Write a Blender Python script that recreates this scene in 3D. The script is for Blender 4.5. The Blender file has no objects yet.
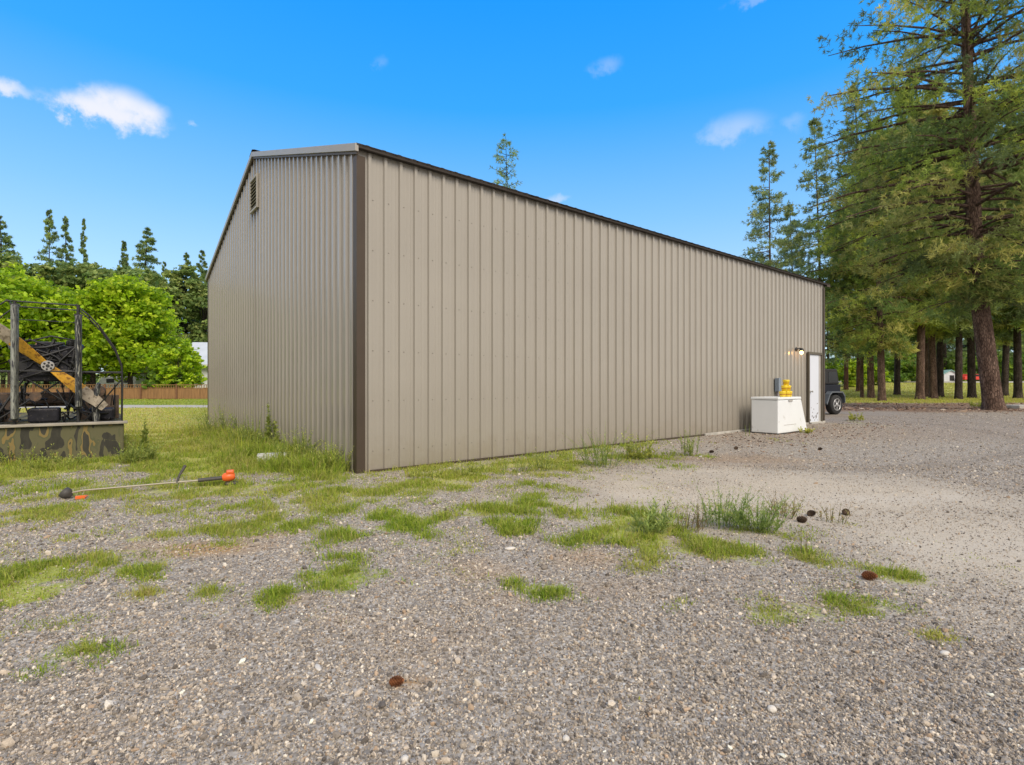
import bpy, bmesh, math, random
import numpy as np
from mathutils import Vector, Matrix

R = math.radians
random.seed(11)
rng = np.random.default_rng(7)
sc = bpy.context.scene
col = sc.collection
F, CX, HY, CH = 528.0, 512.0, 384.4, 1.17      # focal length in pixels, centre column, horizon row, camera height (m)


# ------------------------------------------------------------------ small helpers
def sstep(a, b, x):
    t = np.clip((x - a) / (b - a), 0, 1)
    return t * t * (3 - 2 * t)


def vnoise(x, y, seed=0):
    x = np.asarray(x, float); y = np.asarray(y, float)
    xi = np.floor(x).astype(np.int64); yi = np.floor(y).astype(np.int64)
    fx = x - xi; fy = y - yi
    fx = fx * fx * (3 - 2 * fx); fy = fy * fy * (3 - 2 * fy)

    def h(a, b):
        n = (a * 374761393 + b * 668265263 + seed * 1442695041) & 0xffffffff
        n = ((n ^ (n >> 13)) * 1274126177) & 0xffffffff
        n = ((n ^ (n >> 15)) * 2246822519) & 0xffffffff
        return ((n ^ (n >> 16)) & 0xffffff) / float(0xffffff)
    return (h(xi, yi) * (1 - fx) + h(xi + 1, yi) * fx) * (1 - fy) + (h(xi, yi + 1) * (1 - fx) + h(xi + 1, yi + 1) * fx) * fy


def fbm(x, y, seed=0, o=4):
    s, a, t = 0, .5, 0
    for k in range(o):
        s = s + a * vnoise(x * 2 ** k, y * 2 ** k, seed + k); t += a; a *= .5
    return s / t


def gz(x, y):
    """height of the ground"""
    x = np.asarray(x, float); y = np.asarray(y, float)
    near = 0.03 * (fbm(x * .55, y * .55, 3) - .5) + .012 * (fbm(x * 2.3, y * 2.3, 9, 3) - .5)
    ramp = 1.75 * sstep(44, 100, y) + .03 * np.clip(y - 100, 0, 150)
    return near + ramp


def g(px, py):
    """the point of the level ground seen at a pixel"""
    Z = F * CH / (py - HY)
    return (px - CX) / F * Z, Z


def on(x, y, dz=0.0):
    return Vector((x, y, float(gz(x, y)) + dz))


def raw_mesh(name, v, f, colr=None, smooth=False):
    """v (N,3), f (M,k) with one face size"""
    v = np.asarray(v, np.float32); f = np.asarray(f, np.int32)
    me = bpy.data.meshes.new(name)
    me.vertices.add(len(v)); me.vertices.foreach_set('co', v.ravel())
    k = f.shape[1]
    me.loops.add(f.size); me.loops.foreach_set('vertex_index', f.ravel())
    me.polygons.add(len(f)); me.polygons.foreach_set('loop_start', np.arange(0, f.size, k, dtype=np.int32))
    me.polygons.foreach_set('use_smooth', np.full(len(f), smooth))
    if colr is not None:
        for an, c in (colr.items() if isinstance(colr, dict) else [('tint', colr)]):
            a = me.attributes.new(an, 'FLOAT_COLOR', 'POINT')
            c = np.asarray(c, np.float32)
            if c.shape[1] == 3:
                c = np.concatenate([c, np.ones((len(c), 1), np.float32)], 1)
            a.data.foreach_set('color', c.ravel())
    me.update(calc_edges=True)
    return me


def link(name, me, mat, parent=None, loc=None):
    o = bpy.data.objects.new(name, me)
    col.objects.link(o)
    if mat is not None and me is not None and len(me.materials) == 0:
        for m in (mat if isinstance(mat, (list, tuple)) else [mat]):
            me.materials.append(m)
    if parent is not None:
        o.parent = parent
    if loc is not None:
        o.location = loc
    return o


def tag(o, label=None, cat=None, group=None, kind=None):
    for k, v in (('label', label), ('category', cat), ('group', group), ('kind', kind)):
        if v:
            o[k] = v
    return o


def thing(name, label, cat, loc=(0, 0, 0), rz=0.0, group=None):
    o = bpy.data.objects.new(name, None)
    o.empty_display_size = .1
    col.objects.link(o)
    o.location = loc; o.rotation_euler = (0, 0, rz)
    return tag(o, label, cat, group)


class MB:
    """collects boxes, prisms, tubes and lathes and links them as one mesh"""
    def __init__(s):
        s.v = []; s.f = []; s.sm = []

    def add(s, v, f, smooth=False):
        n = len(s.v)
        s.v += [tuple(p) for p in v]
        s.f += [tuple(i + n for i in q) for q in f]
        s.sm += [smooth] * len(f)
        return s

    def box(s, x0, x1, y0, y1, z0, z1, M=None):
        v = [Vector((x, y, z)) for x in (x0, x1) for y in (y0, y1) for z in (z0, z1)]
        if M is not None:
            v = [M @ p for p in v]
        return s.add(v, [(0, 1, 3, 2), (4, 6, 7, 5), (0, 4, 5, 1), (2, 3, 7, 6), (0, 2, 6, 4), (1, 5, 7, 3)])

    def prism(s, poly, a, b, axis='y'):
        """a polygon of (u, w) pairs pushed from a to b along the axis"""
        n = len(poly)
        def P(u, w, t):
            return {'y': (u, t, w), 'x': (t, u, w), 'z': (u, w, t)}[axis]
        v = [P(u, w, a) for u, w in poly] + [P(u, w, b) for u, w in poly]
        f = [(i, (i + 1) % n, (i + 1) % n + n, i + n) for i in range(n)]
        f += [tuple(range(n - 1, -1, -1)), tuple(range(n, 2 * n))]
        return s.add(v, f)

    def tube(s, pts, r, n=7, smooth=True):
        pts = [Vector(p) for p in pts]
        rs = r if isinstance(r, (list, tuple)) else [r] * len(pts)
        v = []; f = []
        prev = None
        for i, p in enumerate(pts):
            d = (pts[min(i + 1, len(pts) - 1)] - pts[max(i - 1, 0)]).normalized()
            if prev is None:
                a = Vector((0, 0, 1)) if abs(d.z) < .9 else Vector((1, 0, 0))
                u = d.cross(a).normalized()
            else:
                u = (prev - d * prev.dot(d)).normalized()
            prev = u
            w = d.cross(u)
            for k in range(n):
                t = 2 * math.pi * k / n
                v.append(p + (u * math.cos(t) + w * math.sin(t)) * rs[i])
        for i in range(len(pts) - 1):
            for k in range(n):
                a, b = i * n + k, i * n + (k + 1) % n
                f.append((a, b, b + n, a + n))
        s.add(v, f, smooth)
        m = len(pts) - 1
        s.add(v[:n], [tuple(range(n - 1, -1, -1))]); s.add(v[m * n:], [tuple(range(n))])
        return s

    def lathe(s, prof, c, axis=(0, 0, 1), n=16, smooth=True):
        """prof: (radius, height) pairs about an axis through c"""
        ax = Vector(axis).normalized()
        a = Vector((1, 0, 0)) if abs(ax.x) < .9 else Vector((0, 1, 0))
        u = ax.cross(a).normalized(); w = ax.cross(u)
        c = Vector(c); v = []; f = []
        for r, h in prof:
            for k in range(n):
                t = 2 * math.pi * k / n
                v.append(c + ax * h + (u * math.cos(t) + w * math.sin(t)) * max(r, 1e-4))
        for i in range(len(prof) - 1):
            for k in range(n):
                p, q = i * n + k, i * n + (k + 1) % n
                f.append((p, q, q + n, p + n))
        s.add(v, f, smooth)
        m = len(prof) - 1
        s.add(v[:n], [tuple(range(n - 1, -1, -1))]); s.add(v[m * n:], [tuple(range(n))])
        return s

    def build(s, name, mat, parent=None, loc=None, bevel=0.0, seg=2):
        me = bpy.data.meshes.new(name)
        me.from_pydata([tuple(p) for p in s.v], [], s.f)
        me.polygons.foreach_set('use_smooth', s.sm)
        bm = bmesh.new(); bm.from_mesh(me)
        bmesh.ops.recalc_face_normals(bm, faces=bm.faces)
        bm.to_mesh(me); bm.free()
        o = link(name, me, mat, parent, loc)
        if bevel:
            b = o.modifiers.new('edge', 'BEVEL'); b.width = bevel; b.segments = seg; b.limit_method = 'ANGLE'
        return o


# ------------------------------------------------------------------ materials
def nd(nt, kind, **kw):
    n = nt.nodes.new(kind)
    for k, v in kw.items():
        setattr(n, k, v)
    return n


def new_mat(name):
    m = bpy.data.materials.new(name); m.use_nodes = True
    return m, m.node_tree, m.node_tree.nodes['Principled BSDF']


def ramp(nt, src, stops, interp='LINEAR'):
    r = nd(nt, 'ShaderNodeValToRGB'); r.color_ramp.interpolation = interp
    e = r.color_ramp.elements
    while len(e) < len(stops):
        e.new(.5)
    for i, (p, c) in enumerate(stops):
        e[i].position = p; e[i].color = (*c, 1)
    nt.links.new(src, r.inputs[0])
    return r.outputs[0]


def mixc(nt, fac, a, b, blend='MIX'):
    m = nd(nt, 'ShaderNodeMix', data_type='RGBA', blend_type=blend)
    for i, x in ((0, fac), (6, a), (7, b)):
        if isinstance(x, (int, float)):
            m.inputs[i].default_value = x
        elif isinstance(x, tuple):
            m.inputs[i].default_value = (*x, 1)
        else:
            nt.links.new(x, m.inputs[i])
    return m.outputs[2]


def mth(nt, op, a, b=None, clamp=False):
    m = nd(nt, 'ShaderNodeMath', operation=op, use_clamp=clamp)
    for i, x in enumerate((a, b)):
        if x is None:
            continue
        if isinstance(x, (int, float)):
            m.inputs[i].default_value = x
        else:
            nt.links.new(x, m.inputs[i])
    return m.outputs[0]


def noise(nt, vec, scale, detail=4, rough=.55):
    n = nd(nt, 'ShaderNodeTexNoise')
    n.inputs['Scale'].default_value = scale; n.inputs['Detail'].default_value = detail; n.inputs['Roughness'].default_value = rough
    if vec is not None:
        nt.links.new(vec, n.inputs['Vector'])
    return n.outputs[0]


def mapping(nt, scale=(1, 1, 1), src='Object'):
    t = nd(nt, 'ShaderNodeTexCoord'); m = nd(nt, 'ShaderNodeMapping')
    m.inputs['Scale'].default_value = scale
    nt.links.new(t.outputs[src], m.inputs['Vector'])
    return m.outputs[0]


def bump(nt, b, h, strength, dist):
    n = nd(nt, 'ShaderNodeBump'); n.inputs['Strength'].default_value = strength; n.inputs['Distance'].default_value = dist
    nt.links.new(h, n.inputs['Height']); nt.links.new(n.outputs[0], b.inputs['Normal'])


def paint(name, c, rough=.5, metal=0.0, var=.12, scale=3.0, dirt=None, dirt_amt=0.0, bmp=0.0, spec=.5, stretch=(1, 1, 1)):
    m, nt, b = new_mat(name)
    v = mapping(nt, stretch)
    n1 = noise(nt, v, scale, 5)
    lo = tuple(x * (1 - var) for x in c); hi = tuple(min(1, x * (1 + var)) for x in c)
    c1 = ramp(nt, n1, [(.3, lo), (.7, hi)])
    if dirt:
        n2 = noise(nt, v, scale * 2.7, 6, .65)
        f = ramp(nt, n2, [(.62 - .3 * dirt_amt, (0, 0, 0)), (.71 - .3 * dirt_amt, (1, 1, 1))])
        c1 = mixc(nt, f, c1, dirt)
    nt.links.new(c1, b.inputs['Base Color'])
    b.inputs['Roughness'].default_value = rough; b.inputs['Metallic'].default_value = metal
    b.inputs['Specular IOR Level'].default_value = spec
    if bmp:
        bump(nt, b, noise(nt, v, scale * 9, 5), bmp, .01)
    return m


def leaf_mat(name, rough=.55, trans=.35, gain=1.0, spec=.3):
    m, nt, b = new_mat(name)
    a = nd(nt, 'ShaderNodeAttribute', attribute_name='tint')
    c = mixc(nt, 1.0, a.outputs['Color'], (gain, gain, gain), 'MULTIPLY')
    nt.links.new(c, b.inputs['Base Color'])
    b.inputs['Roughness'].default_value = rough; b.inputs['Specular IOR Level'].default_value = spec
    t = nd(nt, 'ShaderNodeBsdfTranslucent'); nt.links.new(c, t.inputs['Color'])
    mx = nd(nt, 'ShaderNodeMixShader'); mx.inputs[0].default_value = trans
    nt.links.new(b.outputs[0], mx.inputs[1]); nt.links.new(t.outputs[0], mx.inputs[2])
    nt.links.new(mx.outputs[0], nt.nodes['Material Output'].inputs['Surface'])
    return m


def bark(name, lo, mid, hi):
    m, nt, b = new_mat(name)
    v = mapping(nt, (3.0, 3.0, .8))
    vo = nd(nt, 'ShaderNodeTexVoronoi', feature='DISTANCE_TO_EDGE'); vo.inputs['Scale'].default_value = 5.5
    nt.links.new(v, vo.inputs['Vector'])
    n1 = noise(nt, v, 2.2, 6, .65)
    e = ramp(nt, vo.outputs['Distance'], [(0, (.25, .25, .25)), (.16, (1, 1, 1))])
    c = ramp(nt, n1, [(.3, lo), (.5, mid), (.72, hi)])
    c = mixc(nt, mth(nt, 'MULTIPLY', e, 1.0), lo, c)
    nt.links.new(c, b.inputs['Base Color']); b.inputs['Roughness'].default_value = .95; b.inputs['Specular IOR Level'].default_value = .15
    bump(nt, b, mth(nt, 'ADD', e, n1), .9, .05)
    return m


def emit(name, c, s):
    m, nt, b = new_mat(name)
    b.inputs['Base Color'].default_value = (*c, 1)
    b.inputs['Emission Color'].default_value = (*c, 1); b.inputs['Emission Strength'].default_value = s
    return m


M = {}
def tan_steel():
    m, nt, b = new_mat('tan_steel')
    v = mapping(nt)
    c = ramp(nt, noise(nt, v, .5, 4), [(.3, (.305, .28, .24)), (.7, (.332, .305, .262))])
    st = noise(nt, mapping(nt, (7, 7, .25)), 1.6, 5, .6)
    c = mixc(nt, ramp(nt, st, [(.52, (0, 0, 0)), (.78, (.22, .22, .22))]), c, (.25, .22, .18))
    t = nd(nt, 'ShaderNodeTexCoord'); sp = nd(nt, 'ShaderNodeSeparateXYZ'); nt.links.new(t.outputs['Object'], sp.inputs[0])
    hgt = mth(nt, 'ADD', sp.outputs[2], mth(nt, 'MULTIPLY', mth(nt, 'SUBTRACT', noise(nt, v, 3.5, 6, .7), .5), 1.1))
    mr = nd(nt, 'ShaderNodeMapRange', interpolation_type='SMOOTHSTEP'); mr.inputs[1].default_value = .50; mr.inputs[2].default_value = -.05; mr.inputs[3].default_value = 0; mr.inputs[4].default_value = .32
    nt.links.new(hgt, mr.inputs[0])
    c = mixc(nt, mr.outputs[0], c, (.23, .185, .13))
    nt.links.new(c, b.inputs['Base Color'])
    b.inputs['Roughness'].default_value = .24; b.inputs['Specular IOR Level'].default_value = .7
    b.inputs['Coat Weight'].default_value = .55; b.inputs['Coat Roughness'].default_value = .12
    bump(nt, b, noise(nt, mapping(nt, (1, 1, .6)), 1.9, 2, .4), .35, .02)
    return m


M['tan'] = tan_steel()
M['brown'] = paint('brown_trim', (.066, .049, .036), .42, 0, .1, 2, spec=.28)
M['rake'] = paint('pale_rake_trim', (.33, .31, .28), .35, 0, .05, 2, spec=.6)
M['roofm'] = paint('roof_steel', (.032, .025, .020), .6, 0, .1, 1, spec=.25)
M['screw'] = paint('screw_steel', (.20, .18, .15), .5)
M['vent'] = paint('vent_paint', (.36, .33, .28), .5)
M['dark'] = paint('dark_hollow', (.02, .02, .02), .8)
M['door'] = paint('door_white', (.66, .70, .78), .45, 0, .03, 1)
M['chip'] = paint('door_scuff', (.20, .19, .19), .7, 0, .3, 30)
M['doorframe'] = paint('door_frame_brown', (.10, .085, .06), .5)
M['jamb'] = paint('door_jamb_grey', (.44, .42, .40), .5)
M['concrete'] = paint('concrete', (.42, .40, .36), .9, 0, .2, 6, bmp=.3)
M['white'] = paint('enamel_white', (.78, .81, .83), .35, 0, .03, 2, dirt=(.55, .55, .52), dirt_amt=.0)
M['yellow'] = paint('yellow_plastic', (.84, .62, .03), .4, 0, .08, 6)
M['orangel'] = paint('orange_label', (.45, .16, .02), .5)
M['greybox'] = paint('grey_box_paint', (.20, .24, .29), .5)
M['pipe'] = paint('conduit_grey', (.16, .14, .15), .5)
M['black'] = paint('black_steel', (.018, .018, .019), .5, 0, .3, 8)
M['peel'] = paint('peeling_rudder', (.03, .033, .038), .55, 0, .4, 3, dirt=(.46, .46, .40), dirt_amt=.30, stretch=(6, 6, .8))
M['peel2'] = paint('peeling_rudder_pale', (.27, .28, .25), .6, 0, .4, 3, dirt=(.035, .035, .045), dirt_amt=.45, stretch=(6, 6, .8))
M['prop'] = paint('propeller_amber', (.58, .31, .03), .4, 0, .35, 7, dirt=(.22, .10, .02), dirt_amt=.34)
M['proptip'] = paint('propeller_tip', (.34, .29, .22), .6, 0, .3, 6, dirt=(.15, .12, .08), dirt_amt=.35)
M['hub'] = paint('propeller_hub', (.36, .35, .33), .4, .3)
M['rust'] = paint('rusty_steel', (.085, .06, .045), .8, 0, .5, 5, dirt=(.20, .12, .07), dirt_amt=.25, bmp=.3)
M['engine'] = paint('engine_black', (.016, .016, .022), .55, 0, .5, 9, dirt=(.10, .085, .075), dirt_amt=.12, spec=.3)
M['copper'] = paint('rusty_filter', (.36, .17, .09), .7, 0, .25, 8)
M['deckw'] = paint('grey_deck_wood', (.34, .31, .26), .8, 0, .25, 5, stretch=(1, 6, 6))
M['fence'] = paint('fence_wood', (.26, .14, .06), .8, 0, .25, 2.5, stretch=(3, 3, .4))
M['fencep'] = paint('fence_post_wood', (.16, .075, .04), .85, 0, .2, 3)
M['housew'] = paint('house_wall_white', (.62, .64, .66), .7)
M['tinroof'] = paint('pale_tin_roof', (.62, .64, .64), .4, .1, .06, 1)
M['glass'] = paint('dark_glass', (.012, .015, .018), .18, 0, .1, 1, spec=.3)
M['jeepb'] = paint('jeep_navy', (.008, .011, .020), .5, 0, .1, 2, spec=.25)
M['jeept'] = paint('soft_top_black', (.014, .014, .015), .7)
M['flare'] = paint('flare_grey', (.10, .115, .135), .45)
M['tyre'] = paint('tyre_rubber', (.02, .02, .021), .8, 0, .2, 12)
M['rim'] = paint('alloy_rim', (.42, .42, .43), .35, .6)
M['red'] = paint('red_car_paint', (.62, .05, .03), .3)
M['tail'] = paint('tail_light_red', (.4, .01, .01), .2)
M['teal'] = paint('teal_roof', (.28, .48, .44), .5)
M['orange'] = paint('orange_plastic', (.75, .13, .025), .4)
M['alu'] = paint('shaft_pale', (.36, .32, .24), .4, .2)
M['trimgrey'] = paint('trimmer_dark', (.06, .055, .05), .6)
M['cone'] = paint('pine_cone_brown', (.085, .055, .035), .9, 0, .3, 20)
M['conered'] = paint('pine_cone_russet', (.23, .085, .03), .9, 0, .35, 20)
M['stone'] = paint('pale_stone', (.62, .58, .52), .85, 0, .12, 20, bmp=.3)
M['block'] = paint('pale_block', (.55, .56, .55), .9, 0, .25, 9, dirt=(.2, .24, .14), dirt_amt=.35, bmp=.4)
M['bulb'] = emit('lit_bulb', (1.0, .50, .13), 9.0)
M['leaf'] = leaf_mat('needle_green', .55, .42, 1.65)
M['leaf_far'] = leaf_mat('far_needles', .6, .45, 1.85)
M['decid'] = leaf_mat('maple_leaf', .5, .48, 1.3)
M['blade'] = leaf_mat('grass_blade', .6, .35, spec=.2)
M['bark'] = bark('pine_bark', (.05, .033, .027), (.17, .11, .085), (.30, .21, .165))
M['barkd'] = bark('dark_bark', (.025, .02, .018), (.075, .058, .05), (.14, .11, .095))
M['barkr'] = bark('red_bark', (.05, .03, .022), (.16, .085, .055), (.24, .14, .10))


def camo():
    m, nt, b = new_mat('camo_paint')
    v = mapping(nt, (1.9, 1, .8))
    n1 = noise(nt, v, 2.9, 2, .45)
    c = ramp(nt, n1, [(0, (.03, .03, .028)), (.42, (.030, .030, .030)), (.45, (.12, .115, .062)), (.54, (.095, .10, .052)),
                      (.575, (.24, .17, .06)), (.61, (.22, .17, .07)), (.63, (.04, .04, .036))], 'CONSTANT')
    n2 = noise(nt, v, 11, 5)
    c = mixc(nt, mth(nt, 'MULTIPLY', n2, .35), c, (.16, .15, .11))
    nt.links.new(c, b.inputs['Base Color']); b.inputs['Roughness'].default_value = .95; b.inputs['Specular IOR Level'].default_value = .1
    return m


M['camo'] = camo()

# ------------------------------------------------------------------ barn geometry (plan)
P0 = np.array([-2.02, 6.93]); UL = np.array([.778, .628]); UG = np.array([-.628, .778])   # corner; along the long wall; along the gable wall
LW, GW, EH, RH = 14.98, 10.77, 4.255, 5.985
NL, NG = np.array([.628, -.778]), np.array([-.778, -.628])


def wall_sn(x, y):
    """s along the long wall, n out of the long wall, t along the gable, m out of the gable"""
    dx, dy = np.asarray(x) - P0[0], np.asarray(y) - P0[1]
    return dx * UL[0] + dy * UL[1], dx * NL[0] + dy * NL[1], dx * UG[0] + dy * UG[1], dx * NG[0] + dy * NG[1]


# ------------------------------------------------------------------ grass patches (centre and radii taken from the photograph, laid on the ground)
PATCH = [  # px, py, rx, ry, density, height, hue (0 green .. 1 straw)
    (8, 592, 62, 60, 1.45, .07, .34), (0, 632, 36, 20, .8, .07, .4), (82, 648, 27, 13, .85, .07, .35), (45, 625, 40, 12, .4, .05, .5),
    (150, 568, 44, 14, .85, .08, .4), (145, 594, 26, 9, .7, .07, .75), (210, 594, 34, 15, .9, .09, .35), (281, 594, 19, 10, .75, .07, .15),
    (342, 573, 40, 16, 1.2, .10, .25), (410, 523, 34, 13, 1.0, .09, .2), (335, 537, 34, 11, .8, .09, .25), (318, 549, 15, 6, .6, .07, .2),
    (290, 508, 62, 12, .8, .09, .4), (256, 527, 46, 10, .9, .10, .3), (60, 545, 55, 26, .42, .06, .5), (190, 530, 60, 22, .4, .06, .6),
    (150, 505, 150, 22, .45, .08, .55), (30, 515, 50, 22, .75, .08, .45), (330, 495, 70, 22, .7, .10, .4),
    (365, 500, 60, 16, .5, .07, .5), (440, 500, 70, 14, .35, .07, .5), (520, 512, 62, 17, 1.1, .11, .3), (545, 492, 55, 16, .8, .09, .45),
    (640, 535, 62, 24, 1.2, .11, .32), (590, 540, 45, 14, .8, .08, .4), (700, 550, 62, 15, .9, .07, .42), (625, 560, 45, 12, .8, .07, .65),
    (555, 594, 27, 9, 1.3, .08, .25), (512, 553, 26, 7, .6, .05, .6), (477, 548, 16, 6, .6, .05, .5), (740, 517, 46, 20, .5, .07, .35),
    (770, 611, 52, 13, .95, .05, .42), (858, 606, 42, 10, .85, .05, .45), (685, 606, 18, 8, .7, .05, .5), (832, 600, 13, 8, .7, .06, .25),
    (805, 562, 18, 12, .7, .06, .55), (862, 569, 24, 6, .6, .04, .5), (903, 580, 22, 7, .9, .07, .3), (935, 637, 17, 7, .6, .04, .8),
    (842, 524, 22, 8, .35, .05, .7), (700, 572, 16, 6, .5, .05, .4), (800, 590, 30, 8, .45, .04, .6), (650, 460, 52, 9, .7, .10, .35),
    (845, 425, 20, 4, .7, .08, .4), (870, 424, 12, 3, .8, .12, .35), (215, 610, 25, 12, .25, .05, .5), (640, 700, 12, 5, .3, .03, .8),
    (780, 440, 10, 3, .4, .08, .4), (480, 520, 40, 14, .3, .06, .5), (760, 500, 30, 14, .25, .06, .6), (445, 560, 40, 10, .22, .05, .6),
]
PATW = []
for px, py, rx, ry, d, h, hue in PATCH:
    X, Z = g(px, py)
    PATW.append((X, Z, rx * Z / F, ry * Z * Z / (F * CH), d, h, hue))


def cover(x, y):
    """grass density, blade height and hue at ground points"""
    x = np.asarray(x, float); y = np.asarray(y, float)
    D = np.zeros_like(x); H = np.zeros_like(x) + 1e-6; U = np.zeros_like(x); W = np.zeros_like(x) + 1e-6
    nz = fbm(x * 1.9, y * 1.9, 21, 4); nf = fbm(x * 6.5, y * 6.5, 31, 3)
    jag = (nz - .5) * 2.1 + (nf - .5) * 1.9

    def put(w, h, hue):
        nonlocal D, H, U, W
        w = np.clip(w, 0, 1.3)
        D = np.maximum(D, w); H = H + w * h; U = U + w * hue; W = W + w
    for X, Z, rx, ry, d, h, hue in PATW:
        r = np.sqrt(((x - X) / rx) ** 2 + ((y - Z) / ry) ** 2)
        put(d * np.clip(1.35 - r * .95 + jag, 0, 1), h, hue)
    s, n, t, m = wall_sn(x, y)
    # weedy margin along the gable wall, broken margin along the long wall
    put(1.1 * np.clip(1.25 - np.abs(m - .3) / .62 + jag * .8, 0, 1) * sstep(-.3, .4, t) * (1 - sstep(9.5, 12, t)) * (m > -.05), .50, .30)
    put(.85 * np.clip(1.15 - np.abs(n - .15) / .5 + jag, 0, 1) * sstep(-.4, .1, s) * (1 - sstep(4.5, 8.0, s)) * (n > -.05), .10, .4)
    # rough meadow on the left, thinning towards the gravel
    left = (1 - sstep(-3.0, -1.5, x + .35 * (y - 6.5))) * sstep(4.6, 6.2, y) * (1 - sstep(25.6, 26.6, y + .5 * (nz - .5)))
    gap = sstep(.31, .50, fbm(x * .9, y * .9, 44, 4) + .22 * sstep(6.6, 9.5, y) + .16 * (nf - .5))
    put(left * (.38 + .85 * gap), .075 + .03 * nz, .46 + .3 * (fbm(x * .4, y * .4, 5) - .5) + .38 * sstep(10.5, 14, y))
    apron = np.clip(1.2 - np.abs(n - .9) / 1.5, 0, 1) * sstep(-2.5, -.3, s) * (1 - sstep(2.5, 5.0, s))
    put(apron * (.10 + .95 * sstep(.44, .60, fbm(x * 1.3, y * 1.3, 47, 4) + .16 * (nf - .5))), .07, .5)
    put((y > 29.8) * (x < 6) * sstep(29.6, 30.6, y), .08, .12)                      # brighter strip before the fence
    # mown grass beyond the yard on the right and behind the barn
    put(1.2 * sstep(31.5, 35, y + 2.2 * (nz - .5)) * (x > 6) * (1 - sstep(85, 88, y) * (1 - sstep(93, 96, y)) * (x > 55)), .07, .66)
    put(((s > 0) & (n < 0) & (y > 15)).astype(float) * (x <= 6.01), .07, .3)
    sprig = (1 - sstep(6.5, 8.5, y)) * sstep(2.6, 3.6, y) * (1 - sstep(2.0, 4.0, x)) * sstep(.46, .66, fbm(x * 2.6, y * 2.6, 181, 4))
    put(.30 * sprig, .05, .55)
    D = np.where((y > 12.5) & (x < 0) & (D > .5), 1.45, D); D = np.where((y > 34) & (x > 6) & (D > .5), 1.45, D)
    inside = (s > -.02) & (s < LW + .02) & (t > -.02) & (t < GW + .02)
    D = np.where(inside, 0, D)
    return D, H / W, U / W


def dirt_w(x, y):
    """packed pale dirt of the wheel way on the right"""
    j = (fbm(x * .8, y * .8, 61) - .5) * 1.1 + (fbm(x * 3.5, y * 3.5, 63) - .5) * .5
    a = np.zeros_like(np.asarray(x, float))
    for px, py, rx, ry, d in ((790, 495, 250, 55, 1.0), (980, 540, 190, 90, .95), (680, 480, 110, 28, .7), (1000, 620, 120, 40, .5)):
        X, Z = g(px, py)
        r = np.sqrt(((x - X) / (rx * Z / F)) ** 2 + ((y - Z) / (ry * Z * Z / (F * CH) * .62)) ** 2)
        a = np.maximum(a, d * np.clip(1.5 - 1.1 * r + j, 0, 1))
    return a * (y < 9.6)


def litter_w(x, y):
    j = (fbm(x * .5, y * .5, 71) - .5)
    a = sstep(21.6, 23.6, y + 2.5 * j) * (1 - sstep(31, 35, y + 3 * j)) * sstep(11, 13.5, x)
    s, n, t, m = wall_sn(x, y)
    b = .34 * np.clip(1.2 - np.abs(n - 1.3) / .9 + 2 * j, 0, 1) * sstep(6.5, 8, s) * (1 - sstep(13, 16, s))
    X, Z = g(690, 459)
    c = .5 * np.clip(1.2 - np.sqrt(((x - X) / 2.0) ** 2 + ((y - Z) / 1.0) ** 2) + 2 * j, 0, 1)
    d = .28 * sstep(9.8, 12.5, y + 2 * j) * sstep(3, 5, x) * (1 - sstep(30, 36, y))
    return np.maximum(np.maximum(np.maximum(a, b), c), d)


def path_w(x, y):
    j = .7 * (fbm(x * .5, y * .5, 81) - .5)
    a = sstep(26.0, 26.7, y + j) * (1 - sstep(29.6, 30.2, y + j)) * (x < 3)
    b = sstep(85, 86, y) * (1 - sstep(95, 96, y)) * (x > 55)
    return np.maximum(a, b)


def dry_w(x, y):
    a = np.zeros_like(np.asarray(x, float))
    for px, py, rx, ry, d in ((195, 549, 60, 9, .9), (290, 600, 20, 6, .5), (345, 620, 40, 12, .35), (490, 571, 40, 12, .4), (420, 640, 110, 40, .22), (405, 683, 28, 6, .8),
                              (590, 560, 40, 10, .5), (700, 545, 40, 12, .5), (500, 600, 40, 12, .3), (60, 735, 90, 18, .35), (990, 740, 40, 14, .35), (255, 535, 40, 6, .5), (655, 705, 25, 9, .4),
                              (830, 605, 60, 8, .35), (620, 590, 70, 12, .25), (760, 460, 80, 6, .32)):
        X, Z = g(px, py)
        r = np.sqrt(((x - X) / (rx * Z / F)) ** 2 + ((y - Z) / (ry * Z * Z / (F * CH))) ** 2)
        a = np.maximum(a, d * np.clip(1.4 - r + 1.3 * (fbm(x * 4, y * 4, 91) - .5), 0, 1))
    return a


# ------------------------------------------------------------------ ground sheet
def axis(lo_far, lo, hi, hi_far, step, grow=1.09):
    a = list(np.arange(lo, hi + 1e-6, step)); d = step
    while a[-1] < hi_far:
        d *= grow; a.append(a[-1] + d)
    d = step; b = []
    p = lo
    while p > lo_far:
        d *= grow; p -= d; b.append(p)
    return np.array(b[::-1] + a)


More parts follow.
